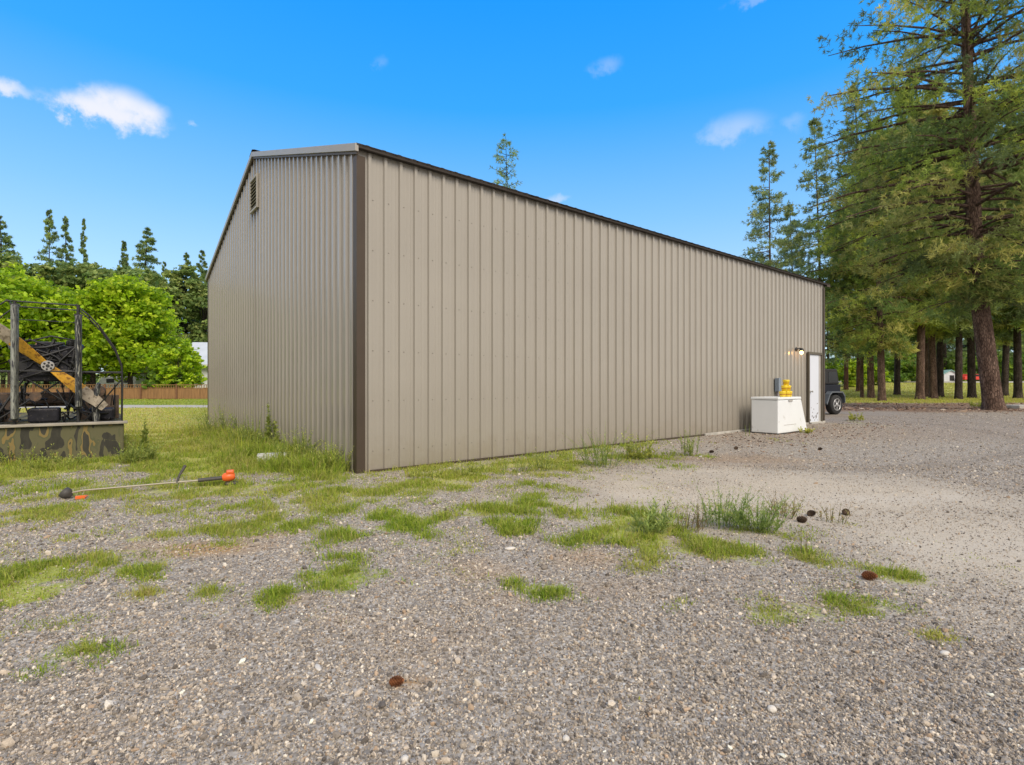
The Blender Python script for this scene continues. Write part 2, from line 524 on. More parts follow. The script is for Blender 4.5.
def build_ground():
    xs = axis(-700, -9, 9, 700, .07, 1.055); ys = axis(-120, 1.0, 9.5, 800, .06, 1.045)
    X, Y = np.meshgrid(xs, ys)
    x, y = X.ravel(), Y.ravel()
    z = gz(x, y)
    D, H, U = cover(x, y)
    m1 = np.stack([np.clip(D, 0, 1.5), dirt_w(x, y), litter_w(x, y), path_w(x, y)], 1)
    rr = np.hypot(x - 3.0, y - 16.5) + .5 * (fbm(x * .5, y * .5, 171) - .5)
    ruts = np.maximum(np.exp(-((rr - 11.0) / .22) ** 2), np.maximum(np.exp(-((rr - 9.4) / .24) ** 2), .7 * np.exp(-((rr - 12.6) / .3) ** 2)))
    ruts = np.maximum(ruts, .7 * np.exp(-((rr - 14.2) / .25) ** 2)) * (.35 + .9 * fbm(x * 1.1, y * 1.1, 173)) * sstep(-1.5, 2.0, x) * sstep(0, 8, y + x)
    gravel_far = np.clip(ruts, 0, 1)
    m2 = np.stack([U, dry_w(x, y), gravel_far, np.ones_like(x)], 1)
    nx, ny = len(xs), len(ys)
    i = np.arange(nx * ny).reshape(ny, nx)
    f = np.stack([i[:-1, :-1].ravel(), i[:-1, 1:].ravel(), i[1:, 1:].ravel(), i[1:, :-1].ravel()], 1)
    me = raw_mesh('ground', np.stack([x, y, z], 1), f, {'kinds': m1, 'hues': m2}, True)
    m, nt, b = new_mat('ground_mix')
    v = mapping(nt)
    a1 = nd(nt, 'ShaderNodeAttribute', attribute_name='kinds'); s1 = nd(nt, 'ShaderNodeSeparateColor'); nt.links.new(a1.outputs['Color'], s1.inputs[0])
    a2 = nd(nt, 'ShaderNodeAttribute', attribute_name='hues'); s2 = nd(nt, 'ShaderNodeSeparateColor'); nt.links.new(a2.outputs['Color'], s2.inputs[0])
    # gravel: crushed stones of mixed greys and browns
    vo = nd(nt, 'ShaderNodeTexVoronoi'); vo.inputs['Scale'].default_value = 75; nt.links.new(v, vo.inputs['Vector'])
    vo2 = nd(nt, 'ShaderNodeTexVoronoi'); vo2.inputs['Scale'].default_value = 140; nt.links.new(v, vo2.inputs['Vector'])
    sep = nd(nt, 'ShaderNodeSeparateColor'); nt.links.new(vo.outputs['Color'], sep.inputs[0])
    gr = ramp(nt, sep.outputs[0], [(0, (.12, .11, .10)), (.35, (.265, .242, .215)), (.62, (.38, .345, .30)), (.86, (.475, .435, .38)), (.95, (.58, .55, .50)), (1, (.64, .62, .58))])
    big = noise(nt, v, .9, 5, .6)
    gr = mixc(nt, mth(nt, 'MULTIPLY', big, .55), gr, (.34, .30, .25))
    mid = noise(nt, v, 7, 4, .6)
    gr = mixc(nt, ramp(nt, mid, [(.45, (0, 0, 0)), (.7, (.45, .45, .45))]), gr, (.15, .132, .115))
    # packed dirt
    sep2 = nd(nt, 'ShaderNodeSeparateColor'); nt.links.new(vo2.outputs['Color'], sep2.inputs[0])
    di = ramp(nt, sep2.outputs[0], [(0, (.34, .30, .24)), (.5, (.51, .45, .365)), (.9, (.59, .53, .44)), (1, (.68, .63, .55))])
    di = mixc(nt, mth(nt, 'MULTIPLY', noise(nt, v, 1.7, 5, .65), .6), di, (.43, .37, .285))
    n4 = noise(nt, v, 30, 5, .7)

    def edge(w, soft=.22):
        """a mask with its border broken by fine noise"""
        k = mth(nt, 'ADD', w, mth(nt, 'MULTIPLY', mth(nt, 'SUBTRACT', n4, .5), .9))
        r = nd(nt, 'ShaderNodeMapRange'); r.inputs[1].default_value = .5 - soft; r.inputs[2].default_value = .5 + soft
        nt.links.new(k, r.inputs[0]); return r.outputs[0]
    gr = mixc(nt, mth(nt, 'MULTIPLY', s2.outputs[2], .55), gr, (.20, .175, .15))
    di = mixc(nt, mth(nt, 'MULTIPLY', s2.outputs[2], .75), di, (.52, .47, .395))
    c = mixc(nt, edge(s1.outputs[1], .4), gr, di)
    li = ramp(nt, noise(nt, v, 9, 6, .7), [(.3, (.09, .06, .045)), (.48, (.20, .135, .095)), (.62, (.32, .225, .16)), (.76, (.45, .36, .27))])
    c = mixc(nt, edge(s1.outputs[2], .45), c, li)
    dr = ramp(nt, noise(nt, v, 40, 4, .7), [(.3, (.20, .12, .05)), (.55, (.44, .27, .12)), (.75, (.56, .40, .22))])
    c = mixc(nt, mth(nt, 'MULTIPLY', edge(s2.outputs[1], .40), .85), c, dr)
    # grass seen as a sheet: thatch and short blades
    n5 = noise(nt, v, 55, 5, .7); n6 = noise(nt, v, 1.3, 5, .6)
    ga = ramp(nt, n5, [(.25, (.12, .17, .03)), (.5, (.25, .32, .045)), (.75, (.38, .42, .08))])
    gb = ramp(nt, n5, [(.25, (.31, .28, .08)), (.5, (.52, .49, .12)), (.75, (.62, .57, .21))])
    gg = mixc(nt, mth(nt, 'ADD', mth(nt, 'MULTIPLY', s2.outputs[0], 1.1), mth(nt, 'MULTIPLY', mth(nt, 'SUBTRACT', n6, .5), .9), True), ga, gb)
    gf = edge(mth(nt, 'MULTIPLY', s1.outputs[0], .54), .14)
    c = mixc(nt, mth(nt, 'MULTIPLY', gf, .93), c, gg)
    pa = ramp(nt, noise(nt, v, 6, 5, .7), [(.3, (.36, .33, .28)), (.7, (.52, .49, .43))])
    c = mixc(nt, edge(a1.outputs['Alpha'], .2), c, pa)
    nt.links.new(c, b.inputs['Base Color']); b.inputs['Roughness'].default_value = .95; b.inputs['Specular IOR Level'].default_value = .15
    hgt = mth(nt, 'ADD', mth(nt, 'MULTIPLY', mth(nt, 'SUBTRACT', 1.0, vo.outputs['Distance']), .8), mth(nt, 'ADD', mth(nt, 'MULTIPLY', n5, .7), mth(nt, 'MULTIPLY', mid, 1.2)))
    bump(nt, b, hgt, .30, .012)
    o = link('ground', me, m)
    tag(o, 'yard of grey gravel, packed pale dirt and patchy grass around the metal barn', 'ground', kind='structure')


build_ground()

ICO_V = None


def ico():
    global ICO_V
    bm = bmesh.new(); bmesh.ops.create_icosphere(bm, subdivisions=1, radius=1)
    v = np.array([p.co[:] for p in bm.verts]); f = np.array([[p.index for p in q.verts] for q in bm.faces]); bm.free()
    return v, f


def rand_rot(n):
    q = rng.normal(size=(n, 4)); q /= np.linalg.norm(q, axis=1, keepdims=True)
    w, x, y, z = q.T
    return np.stack([np.stack([1 - 2 * (y * y + z * z), 2 * (x * y - z * w), 2 * (x * z + y * w)], -1),
                     np.stack([2 * (x * y + z * w), 1 - 2 * (x * x + z * z), 2 * (y * z - x * w)], -1),
                     np.stack([2 * (x * z - y * w), 2 * (y * z + x * w), 1 - 2 * (x * x + y * y)], -1)], 1)


def build_stones():
    n = 250000
    # depth chosen so that stones stay about equally dense in view
    Z = 1.35 * (7.6 / 1.35) ** rng.random(n)
    X = (rng.random(n) * 2 - 1) * Z * 1.03
    nf_ = 60000                                   # coarser stones standing out farther off
    Zf = 7.2 * (25 / 7.2) ** rng.random(nf_); Xf = Zf * rng.uniform(-.1, 1.05, nf_)
    X = np.concatenate([X, Xf]); Z = np.concatenate([Z, Zf]); n = len(X)
    D, _, _ = cover(X, Z); dw = dirt_w(X, Z); s, nn, t, m = wall_sn(X, Z)
    clump = .62 + .55 * sstep(.25, .62, fbm(X * 1.5, Z * 1.5, 55))
    keep = (rng.random(n) < (1 - .85 * np.clip(D, 0, 1)) * (1 - .62 * dw) * clump * 1.15) & ((nn > .08) | (m > .08))
    X, Z, dw = X[keep], Z[keep], dw[keep]; n = len(X)
    r = .0026 * np.exp(rng.normal(0, .46, n)) * (1 - .25 * dw) * (1 + .11 * np.minimum(Z, 9) + .05 * np.maximum(Z - 9, 0))
    bv, bf = ico()
    Rm = rand_rot(n)
    jit = 1 + rng.normal(0, .17, (n, len(bv), 1))
    sca = np.stack([rng.uniform(.8, 1.5, n), rng.uniform(.6, 1.1, n), rng.uniform(.45, .9, n)], -1)[:, None, :]
    v = np.einsum('nij,nkj->nki', Rm, bv[None] * jit * sca) * r[:, None, None]
    v[:, :, 0] += X[:, None]; v[:, :, 1] += Z[:, None]; v[:, :, 2] += (gz(X, Z) + r * .35)[:, None]
    f = (np.arange(n)[:, None, None] * len(bv) + bf[None]).reshape(-1, 3)
    pal = np.array([(.115, .106, .10), (.205, .188, .172), (.295, .268, .238), (.39, .35, .305), (.31, .24, .18), (.48, .445, .395), (.62, .595, .55), (.235, .235, .245)]) * np.array([1.24, 1.17, 1.07])
    k = rng.choice(len(pal), n, p=[.15, .22, .22, .17, .055, .115, .014, .056])
    c = pal[k] * (1 + rng.normal(0, .12, (n, 1)))
    cc = np.repeat(np.clip(c, .02, .8), len(bv), 0)
    me = raw_mesh('gravel', v.reshape(-1, 3), f, cc)
    m, nt, b = new_mat('crushed_stone')
    a = nd(nt, 'ShaderNodeAttribute', attribute_name='tint')
    nz = noise(nt, mapping(nt), 240, 3)
    nt.links.new(mixc(nt, .5, a.outputs['Color'], ramp(nt, nz, [(.3, (.6, .6, .6)), (.7, (1.3, 1.3, 1.3))]), 'MULTIPLY'), b.inputs['Base Color'])
    b.inputs['Roughness'].default_value = .85; b.inputs['Specular IOR Level'].default_value = .25
    tag(link('gravel', me, m), 'loose crushed grey and brown gravel covering the yard in the foreground', 'gravel', kind='stuff')


build_stones()


# ------------------------------------------------------------------ grass blades
GREEN = np.array([(.15, .25, .025), (.24, .36, .03), (.33, .44, .045)])
STRAW = np.array([(.48, .48, .07), (.57, .51, .16), (.58, .44, .21)])


def blades(X, Z, h, hue, n_b, width, spread, lean=.55):
    """tufts of bent blades; returns vertices, quads/tris as tris, colours"""
    n = len(X)
    T = n * n_b
    x = np.repeat(X, n_b) + rng.normal(0, 1, T) * np.repeat(spread, n_b)
    y = np.repeat(Z, n_b) + rng.normal(0, 1, T) * np.repeat(spread, n_b)
    hh = np.repeat(h, n_b) * rng.uniform(.3, 1.0, T) * np.where(rng.random(T) < .08, 1.7, 1.0)
    az = rng.uniform(0, 2 * np.pi, T); ln = np.abs(rng.normal(0, lean * 1.6, T)) * hh
    w = np.repeat(width, n_b) * rng.uniform(.6, 1.3, T)
    dx, dy = np.cos(az), np.sin(az)
    fa = rng.uniform(0, 2 * np.pi, T); sx, sy = np.cos(fa) * w, np.sin(fa) * w
    z0 = gz(x, y) - .006
    b0 = np.stack([x - sx, y - sy, z0], -1); b1 = np.stack([x + sx, y + sy, z0], -1)
    mx, my, mz = x + dx * ln * .3, y + dy * ln * .3, z0 + hh * .6
    m0 = np.stack([mx - sx * .75, my - sy * .75, mz], -1); m1 = np.stack([mx + sx * .75, my + sy * .75, mz], -1)
    tp = np.stack([x + dx * ln, y + dy * ln, z0 + hh * (1 - .25 * np.clip(ln / (hh + 1e-6), 0, 1))], -1)
    v = np.stack([b0, b1, m1, m0, tp], 1).reshape(-1, 3)
    i = np.arange(T)[:, None] * 5
    f = np.concatenate([i + [0, 1, 2], i + [0, 2, 3], i + [3, 2, 4]], 0)
    u = np.clip(np.repeat(hue + rng.normal(0, .13, n), n_b) + rng.normal(0, .17, T), 0, 1)
    gi = GREEN[rng.integers(0, 3, T)]; si = STRAW[rng.integers(0, 3, T)]
    c = gi * (1 - u[:, None]) + si * u[:, None]
    return v, f, np.repeat(c, 5, 0)


def join_sets(sets):
    vs, fs, cs, k = [], [], [], 0
    for v, f, c in sets:
        vs.append(v); fs.append(f + k); cs.append(c); k += len(v)
    return np.concatenate(vs), np.concatenate(fs), np.concatenate(cs)


def build_grass():
    # ragged grass of the yard
    n = 240000
    Z = 1.7 * (13 / 1.7) ** rng.random(n); X = (rng.random(n) * 2 - 1) * Z * 1.04
    D, H, U = cover(X, Z)
    s, nn, t, m = wall_sn(X, Z)
    cl = sstep(.40, .62, fbm(X * 5.2, Z * 5.2, 151, 4))
    keep = (rng.random(n) < np.clip(D, 0, 1) ** 1.2 * (.12 + .85 * cl)) & ((nn > .03) | (m > .03))
    X, Z, H, U, D = X[keep], Z[keep], H[keep], U[keep], D[keep]
    cl = cl[keep]; U = np.clip(U + .55 * (fbm(X * 2.1, Z * 2.1, 161, 3) - .5) - .12 * cl, 0, 1)
    h = H * (.35 + .8 * np.clip(D, 0, 1)) * rng.uniform(.6, 1.3, len(X)) * (.34 + .52 * cl)
    A = blades(X, Z, h, U, 6, .0016 + .00042 * Z, .018 + .004 * Z)
    tag(link('grass', raw_mesh('grass', *A), M['blade']), 'patchy yellow green grass growing through the gravel of the yard', 'grass', kind='stuff')
    # grass beyond: lawn on the left up to the fence
    n = 15000
    Z = 12.5 * (41.5 / 12.5) ** rng.random(n); X = -Z * rng.uniform(.5, 1.15, n)
    D, H, U = cover(X, Z); keep = rng.random(n) < D * .9 * (1 - path_w(X, Z))
    X, Z, U = X[keep], Z[keep], U[keep]
    B = blades(X, Z, rng.uniform(.03, .10, len(X)), U, 5, .0012 * Z * .55, .03 + .006 * Z)
    tag(link('lawn_grass', raw_mesh('lawn_grass', *B), M['blade']), 'mown yellow green lawn between the metal barn and the wooden fence', 'grass', kind='stuff')
    n = 16000
    Z = 32 * (84 / 32) ** rng.random(n); X = Z * rng.uniform(.45, 1.15, n)
    D, H, U = cover(X, Z); keep = rng.random(n) < D * .9 * (1 - path_w(X, Z))
    X, Z, U = X[keep], Z[keep], U[keep]
    C = blades(X, Z, rng.uniform(.05, .16, len(X)), np.clip(U + .02, 0, 1), 6, .0006 * Z, .03 + .006 * Z)
    tag(link('woodland_grass', raw_mesh('woodland_grass', *C), M['blade']), 'bright yellow green grass under the pines beyond the yard', 'grass', kind='stuff')


build_grass()


def build_litter():
    """bark, cones and needles raked up beyond the yard: flat curled chips lying on the ground"""
    n = 17000
    Z = rng.uniform(20.8, 35, n); X = rng.uniform(10, 40, n)
    w = litter_w(X, Z); keep = rng.random(n) < np.where(w > .41, w, .18 * w) * (.08 + 1.1 * sstep(.38, .68, fbm(X * 1.1, Z * .7, 13)))
    n2 = 650
    s = rng.uniform(6, 16, n2); q = np.abs(rng.normal(1.3, .7, n2)) + .1
    X = np.concatenate([X[keep], P0[0] + UL[0] * s + NL[0] * q]); Z = np.concatenate([Z[keep], P0[1] + UL[1] * s + NL[1] * q])
    n = len(X)
    r = np.where(Z > 20, .035 * np.exp(rng.normal(0, .55, n)), rng.uniform(.010, .034, n))
    bv, bf = ico()
    Rm = rand_rot(n); yaw = rng.uniform(0, 6.28, n)
    sca = np.stack([r, r * rng.uniform(.3, .7, n), r * rng.uniform(.15, .4, n)], -1)[:, None, :]
    v = bv[None] * (1 + rng.normal(0, .2, (n, len(bv), 1))) * sca
    tilt = rng.normal(0, .25, n)
    v[:, :, 2] += v[:, :, 0] * tilt[:, None]
    cx, sx = np.cos(yaw)[:, None], np.sin(yaw)[:, None]
    v = np.stack([v[:, :, 0] * cx - v[:, :, 1] * sx, v[:, :, 0] * sx + v[:, :, 1] * cx, v[:, :, 2]], -1)
    mound = np.where(Z > 20, .05 * fbm(X * .8, Z * .8, 17) ** 2, 0)
    v += np.stack([X, Z, gz(X, Z) + .01 + rng.uniform(0, 1, n) * mound], -1)[:, None, :]
    pal = np.array([(.10, .06, .042), (.19, .11, .072), (.29, .175, .115), (.38, .27, .19), (.50, .41, .33)])
    c = np.repeat(pal[rng.choice(5, n, p=[.28, .32, .22, .12, .06])] * rng.uniform(.8, 1.2, (n, 1)), len(bv), 0)
    f = (np.arange(n)[:, None, None] * len(bv) + bf[None]).reshape(-1, 3)
    m, nt, b = new_mat('bark_litter')
    a = nd(nt, 'ShaderNodeAttribute', attribute_name='tint'); nt.links.new(a.outputs['Color'], b.inputs['Base Color']); b.inputs['Roughness'].default_value = .95
    tag(link('bark_litter', raw_mesh('bark_litter', v.reshape(-1, 3), f, c), m), 'brown bark chips and fallen cones strewn between the gravel and the trees', 'litter', kind='stuff')


build_litter()


# ------------------------------------------------------------------ the barn
def build_barn():
    b = thing('metal_barn', 'large tan ribbed metal barn with dark brown corner and roof trim', 'barn', (P0[0], P0[1], 0), math.atan2(UL[1], UL[0]))
    # local frame: +x along the long wall, +y along the gable wall, outside of the long wall is -y, of the gable wall is -x
    pitch = .2286

    def profile(L):
        pts = [(0.0, 0.0)]
        x = .12
        while x < L - .08:
            pts += [(x, 0), (x + .012, .0305), (x + .052, .0305), (x + .064, 0)]
            for q in (.112, .170):                     # low stiffening beads of the flat
                if x + q + .02 < L:
                    pts += [(x + q, 0), (x + q + .006, .0028), (x + q + .016, .0028), (x + q + .022, 0)]
            x += pitch
        pts.append((L, 0.0))
        return pts

    def sheet(L, top, place, flip=False, extra=()):
        pts = sorted(profile(L) + [(e, 0) for e in extra])
        zs = lambda u: [-.03, .9, 2.0, top(u)]
        v, f = [], []
        for u, h in pts:
            for z in zs(u):
                v.append(place(u, h, z))
        k = 4
        for i in range(len(pts) - 1):
            for j in range(k - 1):
                f.append((i * k + j, (i + 1) * k + j, (i + 1) * k + j + 1, i * k + j + 1))
        return MB().add(v, f)
    gable_top = lambda u: EH + (RH - EH) * min(u, GW - u) / (GW / 2)
    sheet(LW, lambda u: EH, lambda u, h, z: (u, -h, z)).build('long_wall', M['tan'], b)
    sheet(GW, gable_top, lambda u, h, z: (-h, u, z), extra=(GW / 2,)).build('gable_wall', M['tan'], b)
    sheet(LW, lambda u: EH, lambda u, h, z: (u, GW + h, z)).build('long_wall', M['tan'], b)
    sheet(GW, gable_top, lambda u, h, z: (LW + h, u, z), extra=(GW / 2,)).build('gable_wall', M['tan'], b)
    # roof: two ribbed slopes
    sl = (RH - EH) / (GW / 2)
    for sgn in (0, 1):
        pts = [(-.06 + x, h) for x, h in profile(LW + .32)]
        v, f = [], []
        for u, h in pts:
            for q in (-.10, GW / 2):
                z = EH + .068 + sl * q + h * .22
                yy = q if sgn == 0 else GW - q
                v.append((u, yy, z)); v.append((u, yy, z - .03))
        for i in range(len(pts) - 1):
            a, c = i * 4, (i + 1) * 4
            f += [(a, c, c + 2, a + 2), (a + 1, a + 3, c + 3, c + 1), (a, a + 1, c + 1, c)]
        MB().add(v, f).build('roof', M['roofm'], b)
    cap = MB()
    zr = RH + .075
    cap.prism([(GW / 2 - .22, zr - .22 * sl + .035), (GW / 2, zr + .04), (GW / 2 + .22, zr - .22 * sl + .035), (GW / 2 + .22, zr - .22 * sl + .028), (GW / 2, zr + .03), (GW / 2 - .22, zr - .22 * sl + .028)], -.07, LW + .27, 'x')
    cap.build('ridge_cap', M['roofm'], b)
    # eave trim
    for y0, y1 in ((-.100, -.032), (GW + .032, GW + .100)):
        MB().box(-.033, LW + .24, y0, y1, EH - .022, EH + .040).build('eave_trim', M['roofm'], b, bevel=.006)
    # rake trim boards on both gables
    for x0, x1 in ((-.080, -.034), (LW + .034, LW + .26)):
        for sgn in (0, 1):
            pr = [(-.10, EH - .040 - .1 * sl), (GW / 2 - .001, RH - .040), (GW / 2 - .001, RH + .062), (-.10, EH + .062 - .1 * sl)]
            if sgn:
                pr = [(GW - u, w) for u, w in pr]
            MB().prism(pr, x0, x1, 'x').build('rake_trim', M['rake'] if x0 < 0 else M['brown'], b, bevel=.005)
            lo = [(-.08, EH - .075 - .08 * sl), (GW / 2 - .001, RH - .075), (GW / 2 - .001, RH - .043), (-.08, EH - .043 - .08 * sl)]
            if sgn:
                lo = [(GW - u, w) for u, w in lo]
            if x0 < 0:
                MB().prism(lo, -.055, -.032, 'x').build('rake_flashing', M['brown'], b)
    # corner trims: folded angles
    for cx_, cy_, sx_, sy_ in ((0, 0, -1, -1), (LW, 0, 1, -1), (0, GW, -1, 1), (LW, GW, 1, 1)):
        w, o_, i_ = .085, .034, .031
        poly = [(cx_ + sx_ * o_, cy_ + sy_ * o_), (cx_ + sx_ * o_, cy_ - sy_ * w), (cx_ + sx_ * i_, cy_ - sy_ * w), (cx_ + sx_ * i_, cy_ + sy_ * i_),
                (cx_ - sx_ * w, cy_ + sy_ * i_), (cx_ - sx_ * w, cy_ + sy_ * o_)]
        MB().prism(poly, -.02, EH - .09, 'z').build('corner_trim', M['brown'], b, bevel=.003)
    # screws, in rows along the wall girts
    sm = MB()
    def screw(place):
        sm.add([place(-.008, -.007, 0), place(.008, -.007, 0), place(.008, .007, 0), place(-.008, .007, 0), place(0, 0, .006)], [(0, 1, 4), (1, 2, 4), (2, 3, 4), (3, 0, 4)])
    for z in (.28, .95, 1.62, 2.29, 2.96, 3.63, 4.2):
        x = .12 + .085
        while x < LW - .1:
            if not (13.66 < x < 14.75 and z < 2.2):
                screw(lambda u, w, d, x=x, z=z: (x + u, -d - .0012, z + w))
            x += pitch
        y = .12 + .085
        while y < GW - .1:
            screw(lambda u, w, d, y=y, z=z: (-d - .0012, y + u, z + w)); y += pitch
    tag(sm.build('panel_screws', M['screw'], b), kind='stuff')
    # concrete footing showing along the foot of the long wall
    MB().box(8.2, LW - .05, -.080, -.031, -.03, .052).build('footing', M['concrete'], b, bevel=.008)
    MB().box(.15, 8.19, -.055, -.031, -.03, .035).build('base_trim', M['brown'], b)
    MB().box(-.055, -.031, .15, GW - .15, -.03, .03).build('base_trim', M['brown'], b)
    # gable vent with slats
    vc = GW / 2 - .10
    fr = MB()
    z0, z1, y0, y1 = 4.84, 5.44, vc - .25, vc + .25
    for a in ((y0 - .05, y0, z0 - .05, z1 + .05), (y1, y1 + .05, z0 - .05, z1 + .05), (y0, y1, z0 - .05, z0), (y0, y1, z1, z1 + .05)):
        fr.box(-.072, -.031, a[0], a[1], a[2], a[3])
    vf = fr.build('gable_vent', M['vent'], b, bevel=.004)
    bk = MB().box(-.040, -.0315, y0 + .002, y1 - .002, z0 + .002, z1 - .002)
    bk.build('vent_back', M['dark'], vf)
    sl_ = MB()
    for k in range(9):
        zz = z0 + .035 + k * .072
        sl_.box(-.016, .016, y0 + .003, y1 - .003, -.004, .004, Matrix.Translation((-.056, 0, zz)) @ Matrix.Rotation(R(-38), 4, 'Y'))
    sl_.build('vent_slats', M['vent'], vf)
    # door near the far end of the long wall
    d0, d1, dh = 13.72, 14.71, 2.06
    fm = MB()
    fm.box(d0, d0 + .07, -.085, -.0312, 0, dh).box(d1 - .07, d1, -.085, -.0312, 0, dh).box(d0, d1, -.085, -.0312, dh, dh + .07)
    door = MB().box(d0 + .125, d1 - .20, -.046, -.0315, .05, dh - .005).build('door', M['door'], b, bevel=.004)
    fm.build('door_frame', M['doorframe'], door, bevel=.004)
    MB().box(d1 - .198, d1 - .072, -.05, -.0318, .045, dh - .004).box(d0 + .072, d0 + .123, -.05, -.0318, .045, dh - .004).build('jamb', M['jamb'], door)
    kn = MB().lathe([(.033, 0), (.033, .008), (.012, .012), (.012, .04), (.027, .05), (.029, .065), (.018, .077)], (d0 + .19, -.046, .96), (0, -1, 0))
    kn.build('door_knob', M['hub'], door)
    MB().box(d0 + .075, d1 - .075, -.13, -.0318, -.02, .043).build('sill', M['concrete'], door)
    sp = MB()
    for k in range(16):
        cx2, cz2, r_ = random.uniform(d0 + .17, d1 - .26), .09 + min(.5, abs(random.gauss(0, .16))), random.uniform(.015, .045)
        n_ = 7
        pl = [(cx2 + math.cos(6.283 * i / n_) * r_ * random.uniform(.5, 1.4), cz2 + math.sin(6.283 * i / n_) * r_ * random.uniform(.4, 1)) for i in range(n_)]
        pl = [(u, max(.055, w)) for u, w in pl]
        sp.prism(pl, -.0478 - .0001 * k, -.0466, 'y')
    tag(sp.build('scuffs', M['chip'], door), kind='stuff')
    return b


build_barn()


def wl(s, n, z):
    """a point at s along the long wall, n out of it"""
    p = P0 + UL * s + NL * n
    return Vector((p[0], p[1], z))


WROT = math.atan2(UL[1], UL[0])

# wall lamp left of the door: two lit glass jars under a black bracket
lp = thing('wall_lamp', 'lit black wall lamp with an amber bulb beside the white door', 'lamp', wl(12.98, .031, 2.17), WROT)
MB().lathe([(.06, 0), (.06, .02), (.045, .03)], (0, 0, 0), (0, -1, 0)).build('back_plate', M['black'], lp)
MB().tube([(0, -.02, 0), (0, -.10, .03), (0, -.15, .01)], .014).build('bracket', M['black'], lp)
for sx in (0,):
    x = 0.0
    sh = MB().lathe([(.03, .03), (.05, 0), (.062, -.05), (.066, -.055), (.05, -.005)], (x, -.15, 0), (0, 0, 1)).build('lamp_shade', M['black'], lp)
    MB().lathe([(.018, -.005), (.028, -.05), (.045, -.085), (.045, -.11), (.028, -.14), (.004, -.15)], (x, -.15, 0), (0, 0, 1)).build('bulb', M['bulb'], sh)

# electrical box and conduit on the wall
eb = thing('electrical_box', 'slate grey electrical box and conduit on the wall above the white chest', 'electrical box', wl(11.74, .031, 0), WROT)
MB().box(-.065, .065, -.10, 0, .98, 1.34).build('box_body', M['greybox'], eb, bevel=.008)
MB().box(-.070, .070, -.112, -.101, .972, 1.348).build('box_cover', M['greybox'], eb, bevel=.004)
MB().tube([(-.02, -.05, -.02), (-.02, -.05, .98)], .028).build('conduit', M['pipe'], eb)
MB().tube([(.045, -.04, -.02), (.045, -.04, .98)], .014).build('conduit', M['jamb'], eb)

# white chest: an upright near end and a slanting far end, with a lid
cq = thing('white_chest', 'white enamelled chest with slanting far end standing beside the metal wall', 'chest', wl(9.76, .66, 0), WROT)
body = MB().prism([(0, .02), (1.60, .02), (1.24, .80), (0, .80)], -.33, .31, 'y').build('chest_body', M['white'], cq, bevel=.018)
lid = MB().prism([(-.012, .808), (1.235, .808), (1.215, .868), (-.012, .868)], -.34, .32, 'y').build('lid', M['white'], cq, bevel=.014)
MB().prism([(.004, -.02), (1.57, -.02), (1.57, .022), (.004, .022)], -.315, .295, 'y').build('plinth', M['dark'], cq)
MB().box(.52, .72, -.352, -.336, .76, .80).build('latch', M['jamb'], lid, bevel=.003)
MB().box(.30, .95, -.3335, -.3305, .20, .212).build('trim_line', M['jamb'], body)

# yellow pails stacked on the chest
def pail(mk):
    bd = MB().lathe([(.056, 0), (.062, .004), (.073, .10), (.078, .108), (.078, .122), (.070, .124), (.060, .012)], (0, 0, 0), n=18)
    r = thing('yellow_pail', '', 'pail')
    bd.build('pail_body', M['yellow'], r)
    MB().lathe([(.0715, .050), (.0735, .066)], (0, 0, 0), n=18).build('label_band', M['orangel'], r)
    MB().lathe([(.079, .122), (.079, .130), (.05, .138), (.001, .138)], (0, 0, 0), n=18).build('lid', M['yellow'], r)
    return r


def copy_tree(o, parent=None):
    c = o.copy(); col.objects.link(c)
    if parent is not None:
        c.parent = parent
    for ch in [q for q in bpy.data.objects if q.parent == o]:
        copy_tree(ch, c)
    return c


proto = pail(0)
PS = [((.54, -.19), 0, 'yellow pail at the near end of the bottom row on the white chest'), ((.71, -.21), 0, 'yellow pail in the middle of the bottom row on the white chest'),
      ((.88, -.19), 0, 'yellow pail at the far end of the bottom row on the white chest'),
      ((.625, -.2), 1, 'yellow pail of the middle row nearer the electrical box on the wall'), ((.79, -.2), 1, 'yellow pail of the middle row nearer the white door'),
      ((.71, -.2), 2, 'topmost yellow pail of the stack on the white chest')]
for i, ((u, q), k, lab) in enumerate(PS):
    o = proto if i == 0 else copy_tree(proto)
    p = wl(9.76 + u, .66 - q, .869 + .1385 * k)
    o.location = p; o.rotation_euler = (0, 0, i * 1.3)
    tag(o, lab, 'pail', 'yellow pails stacked on the white chest')


